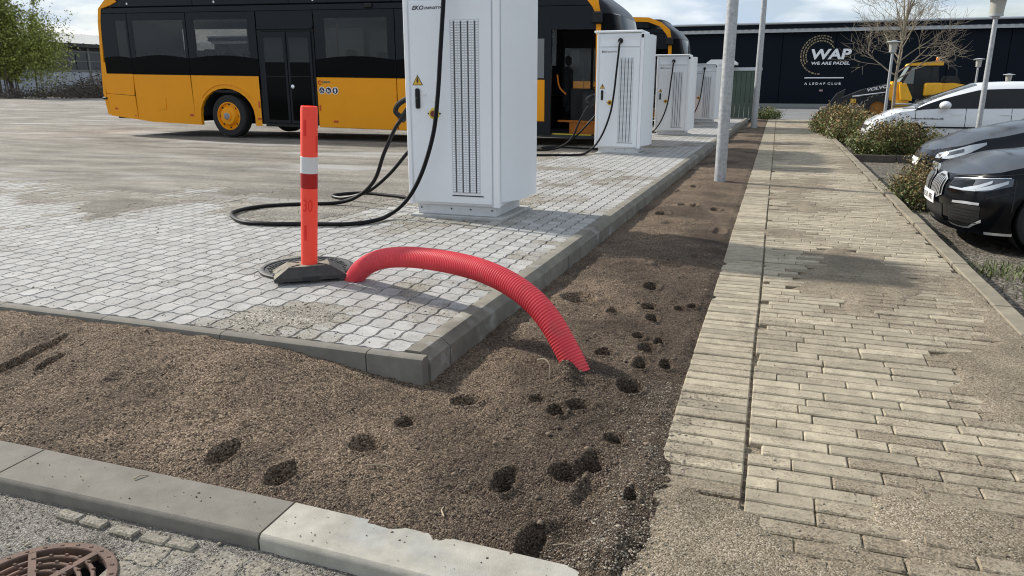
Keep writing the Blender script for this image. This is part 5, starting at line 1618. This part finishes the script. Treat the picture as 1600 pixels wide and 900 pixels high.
# bare tree in front of the hall
rg = random.Random(5)
bt = thing('bare_tree', 'leafless pale-twigged tree in front of the dark hall', 'tree', (4.62, 36.0, -.3))
tm_ = MB().tube([(0, 0, -.1), (.01, 0, .8), (-.02, .02, 1.7), (.0, 0, 2.6), (.05, .02, 3.6)], [.07, .066, .06, .05, .035], 10)
obj('trunk', tm_, M_bark, bt)
cm = MB(); tips = []
for k in range(15):
    z = 1.75 + k * .14; a = k * 2.4 + .4
    el = lerp(.30, .9, k / 14)
    dv = Vector((math.cos(a) * (1 - el * .6), math.sin(a) * (1 - el * .6), el)).normalized()
    grow(rg, cm, Vector((0, 0, z)), dv, lerp(.034, .022, k / 14), lerp(1.65, 1.45, k / 14), 1, 4, tips, .22, 4, .22, spread=.5)
for k in range(4):
    a = k * 1.57; grow(rg, cm, Vector((.05, .02, 3.6)), Vector((math.cos(a) * .3, math.sin(a) * .3, 1)).normalized(), .04, 2.0, 1, 4, tips, .28, 4, .1)
obj('crown', cm, M_bark, bt, fix=False)

# clump of young birches beyond the yard
rg = random.Random(9); r2 = np.random.default_rng(3)
bc = thing('birch_clump', 'many-stemmed leafy birch clump in front of the old shed', 'tree', (-70.5, 55.2, 0))
sm = MB(); tips = []; leaves = []
for k in range(19):
    bx_, by_ = rg.gauss(0, 1.4), rg.gauss(0, 1.4)
    h = rg.uniform(7, 12.5); lx, ly = rg.gauss(0, .9) + bx_ * .5, rg.gauss(0, .9) + by_ * .5
    pts = [Vector((bx_ * .6 + lx * t * t, by_ * .6 + ly * t * t, h * t)) for t in (0, .15, .3, .45, .6, .75, .9, 1)]
    sm.tube(pts, [.07, .066, .06, .05, .042, .032, .022, .012], 6, False)
    for j in range(34):
        t = rg.uniform(.22, 1); i = min(6, int(t * 7)); p = pts[i].lerp(pts[i + 1], t * 7 - i)
        a = rg.uniform(0, 2 * PI); l = rg.uniform(.6, 1.9) * (1.15 - t * .6)
        e = p + Vector((math.cos(a) * l, math.sin(a) * l, rg.uniform(-.1, .7)))
        sm.tube([p, p.lerp(e, .5) + Vector((0, 0, .15)), e], [.022, .015, .006], 4, False)
        nl = 60 if t < .9 else 40
        for _ in range(nl):
            s = rg.random(); q = p.lerp(e, s) + Vector((rg.gauss(0, .22), rg.gauss(0, .22), rg.gauss(0, .25)))
            leaves.append(q)
# fuller side towards the bus
for k in range(9000):
    a = r2.normal(0, 1, 3); q = Vector((2.4 + a[0] * 1.3, 1.6 + a[1] * 1.1, 4.6 + a[2] * 1.4))
    leaves.append(q)
obj('stems', sm, M_barkd, bc, fix=False)
leaf_cloud('crown', [tuple(v) for v in leaves], .115, M_leaf, bc, 4)
# brushwood heap and dark undergrowth
bh = thing('brushwood_heap', 'dark heap of cut branches at the foot of the birches', 'brushwood', (-63.5, 60.5, 0))
sm = MB()
for k in range(420):
    r_ = rg.random() ** .5; a = rg.uniform(0, 2 * PI)
    c0 = Vector((3.6 * r_ * math.cos(a), 4.5 * r_ * math.sin(a), rg.uniform(.0, 2.6 * (1 - r_) + .5)))
    d = Vector((rg.gauss(0, 1), rg.gauss(0, 1), rg.gauss(0, .5))).normalized() * rg.uniform(.6, 1.8)
    sm.tube([c0 - d, c0 + Vector((0, 0, .1)), c0 + d], [.035, .03, .012], 4, False)
obj('branches', sm, M_barkd, bh, fix=False)
dk = np.stack([r2.normal(0, 2.4, 5000), r2.normal(0, 3.2, 5000), np.abs(r2.normal(0, .8, 5000))], 1)
leaf_cloud('dead_leaves', dk, .10, M_barkd, bh, 6)
ug = thing('undergrowth', 'dark tangled undergrowth along the far yard edge', 'undergrowth', (-70, 60, 0), kind='stuff')
dk = np.stack([r2.normal(0, 1.2, 9000), r2.uniform(-22, 24, 9000), np.abs(r2.normal(0, .45, 9000))], 1); dk[:, 0] -= dk[:, 1] * .25
leaf_cloud('leaves', dk, .10, M_barkd, ug, 8)

def shrub(label, x, y, z0, rx, ry, h, n, seed, size=.026, brown=.5):
    t = thing('shrub', label, 'shrub', (x, y, z0), 0, 'low shrubs beside the path')
    r = np.random.default_rng(seed); g = random.Random(seed)
    st = MB(); cs = []
    for k in range(int(30 + 60 * rx * ry)):
        a = g.uniform(0, 2 * PI); q = math.sqrt(g.random())
        bx_, by_ = rx * .75 * q * math.cos(a), ry * .75 * q * math.sin(a)
        top = Vector((bx_ * 1.3 + g.gauss(0, .06), by_ * 1.3 + g.gauss(0, .06), h * (1 - .55 * q * q) * g.uniform(.8, 1.08)))
        m_ = Vector((bx_, by_, 0)); st.tube([m_, m_.lerp(top, .5) + Vector((g.gauss(0, .04), g.gauss(0, .04), .03)), top], [.008, .006, .003], 4, False)
        cs.append((m_, top))
    obj('stems', st, M_barkd, t, fix=False)
    L = []
    for k in range(n):
        b, tp = cs[r.integers(len(cs))]
        s = r.random() ** .5
        v = b.lerp(tp, s); sp = .05 + .05 * s
        L.append((v.x + r.normal(0, sp), v.y + r.normal(0, sp), max(.01, v.z + r.normal(0, sp * .8))))
    L = np.array(L)
    pr = np.clip(brown * .4 + .9 * (L[:, 2] / h - .45) + .8 * (fbm(L[:, 0] * 3, L[:, 1] * 3, seed, 3) - .5), .04, .96)
    br = r.random(n) < pr
    leaf_cloud('brown_leaves', L[br], size, M_bushb, t, seed + 1)
    leaf_cloud('green_leaves', L[~br], size, M_bushg, t, seed + 2)
    return t
shrub('long rusty-green shrub beside the path in front of the loader', 1.95, 25.0, -.3, .95, 4.2, .95, 20000, 21, .036, .9)
shrub('dense green and rust shrub in the edged bed before the white car', 2.45, 17.9, -.3, 1.05, .62, .80, 14000, 22, .026, .45)
shrub('small rusty shrub between the path kerb and the dark cars', 1.83, 10.9, -.3, .30, .45, .52, 4200, 23, .018, 1.0)
shrub('tuft of brown shrub in front of the dark blue-grey car', 2.0, 11.55, -.3, .30, .40, .62, 3000, 24, .018, .6)
be = thing('bed_edging', 'dark low edging board of the shrub bed by the path', 'edging', (1.56, 17.15, -.32))
for k in range(3): obj('edging_board', MB().box(.02 + k * .82, .82 + k * .82, 0, .07, 0, .17, .008), M_barkd, be)

def tuft(name, label, x, y, z0, n, h, spread, seed, m=None, group=None):
    g = random.Random(seed); mb = MB()
    for k in range(n):
        a = g.uniform(0, 2 * PI); q = g.random() ** .6 * spread
        b = Vector((q * math.cos(a), q * math.sin(a), 0)); d = Vector((g.gauss(0, .35), g.gauss(0, .35), 1)).normalized(); l = h * g.uniform(.5, 1.15)
        s = Vector((-d.y, d.x, 0)) if abs(d.x) + abs(d.y) > .05 else Vector((1, 0, 0)); s = s.normalized() * .004
        mid = b + d * l * .6; tip = b + d * l + Vector((d.x, d.y, -.25)) * l * .35
        mb.add([b - s, b + s, mid + s, mid - s, tip], [(0, 1, 2, 3), (3, 2, 4)])
    o = obj(name, mb, m or M_grass, None, (x, y, z0), fix=False, smooth=False)
    return tag(o, label, 'grass', group, 'stuff')
tuft('grass', 'pale grass tuft growing at the bumper of the blue-grey car', 1.82, 11.35, -.3, 260, .42, .16, 31)
tuft('grass', 'grass at the wheel of the black saloon', 1.95, 7.2, -.3, 240, .09, .35, 32)
tuft('grass', 'thin grass along the kerb beside the black saloon', 2.15, 6.4, -.3, 130, .07, .4, 33)
shrub('low bright green weeds at the far end of the soil strip', -.35, 33.2, -.12, .55, .5, .42, 3000, 34, .03, -.9)
st = thing('fallen_twig', 'dry pale twig sticking out of the soil under the duct', 'twig', (-.93, 3.22, -.13))
obj('stem', MB().tube(smooth_path([(-.06, .03, .10), (-.02, .02, .11), (.01, .0, .09), (.015, -.02, .03)], 4), .003, 5), M_stick, st)
for i, (x, y, l, a) in enumerate([(-.52, 2.02, .10, .4), (-.28, 4.55, .10, 1.3), (-2.1, 1.9, .05, 1.0), (-1.3, 2.25, .12, .3), (-.95, 2.05, .07, 2.0), (-2.3, 2.2, .06, .1)]):
    o = obj('twig', MB().tube([(-l / 2, 0, 0), (0, .008, .006), (l / 2, 0, .002)], [.003, .0028, .0015], 5), M_stick, None, (x, y, float(soil_z(np.array([x]), np.array([y]))[0]) + .005 if i != 2 else -.147), (0, .1, a))
    tag(o, ['pale twig beside the footprint by the flat kerb end', 'upright pale straw at the path edge', 'tiny twig lying on the flat grey kerb', 'thin dry straw across the soil between footprints', 'short pale straw near the pale kerb stone', 'short straw lying on the soil below the paving'][i], 'twig')
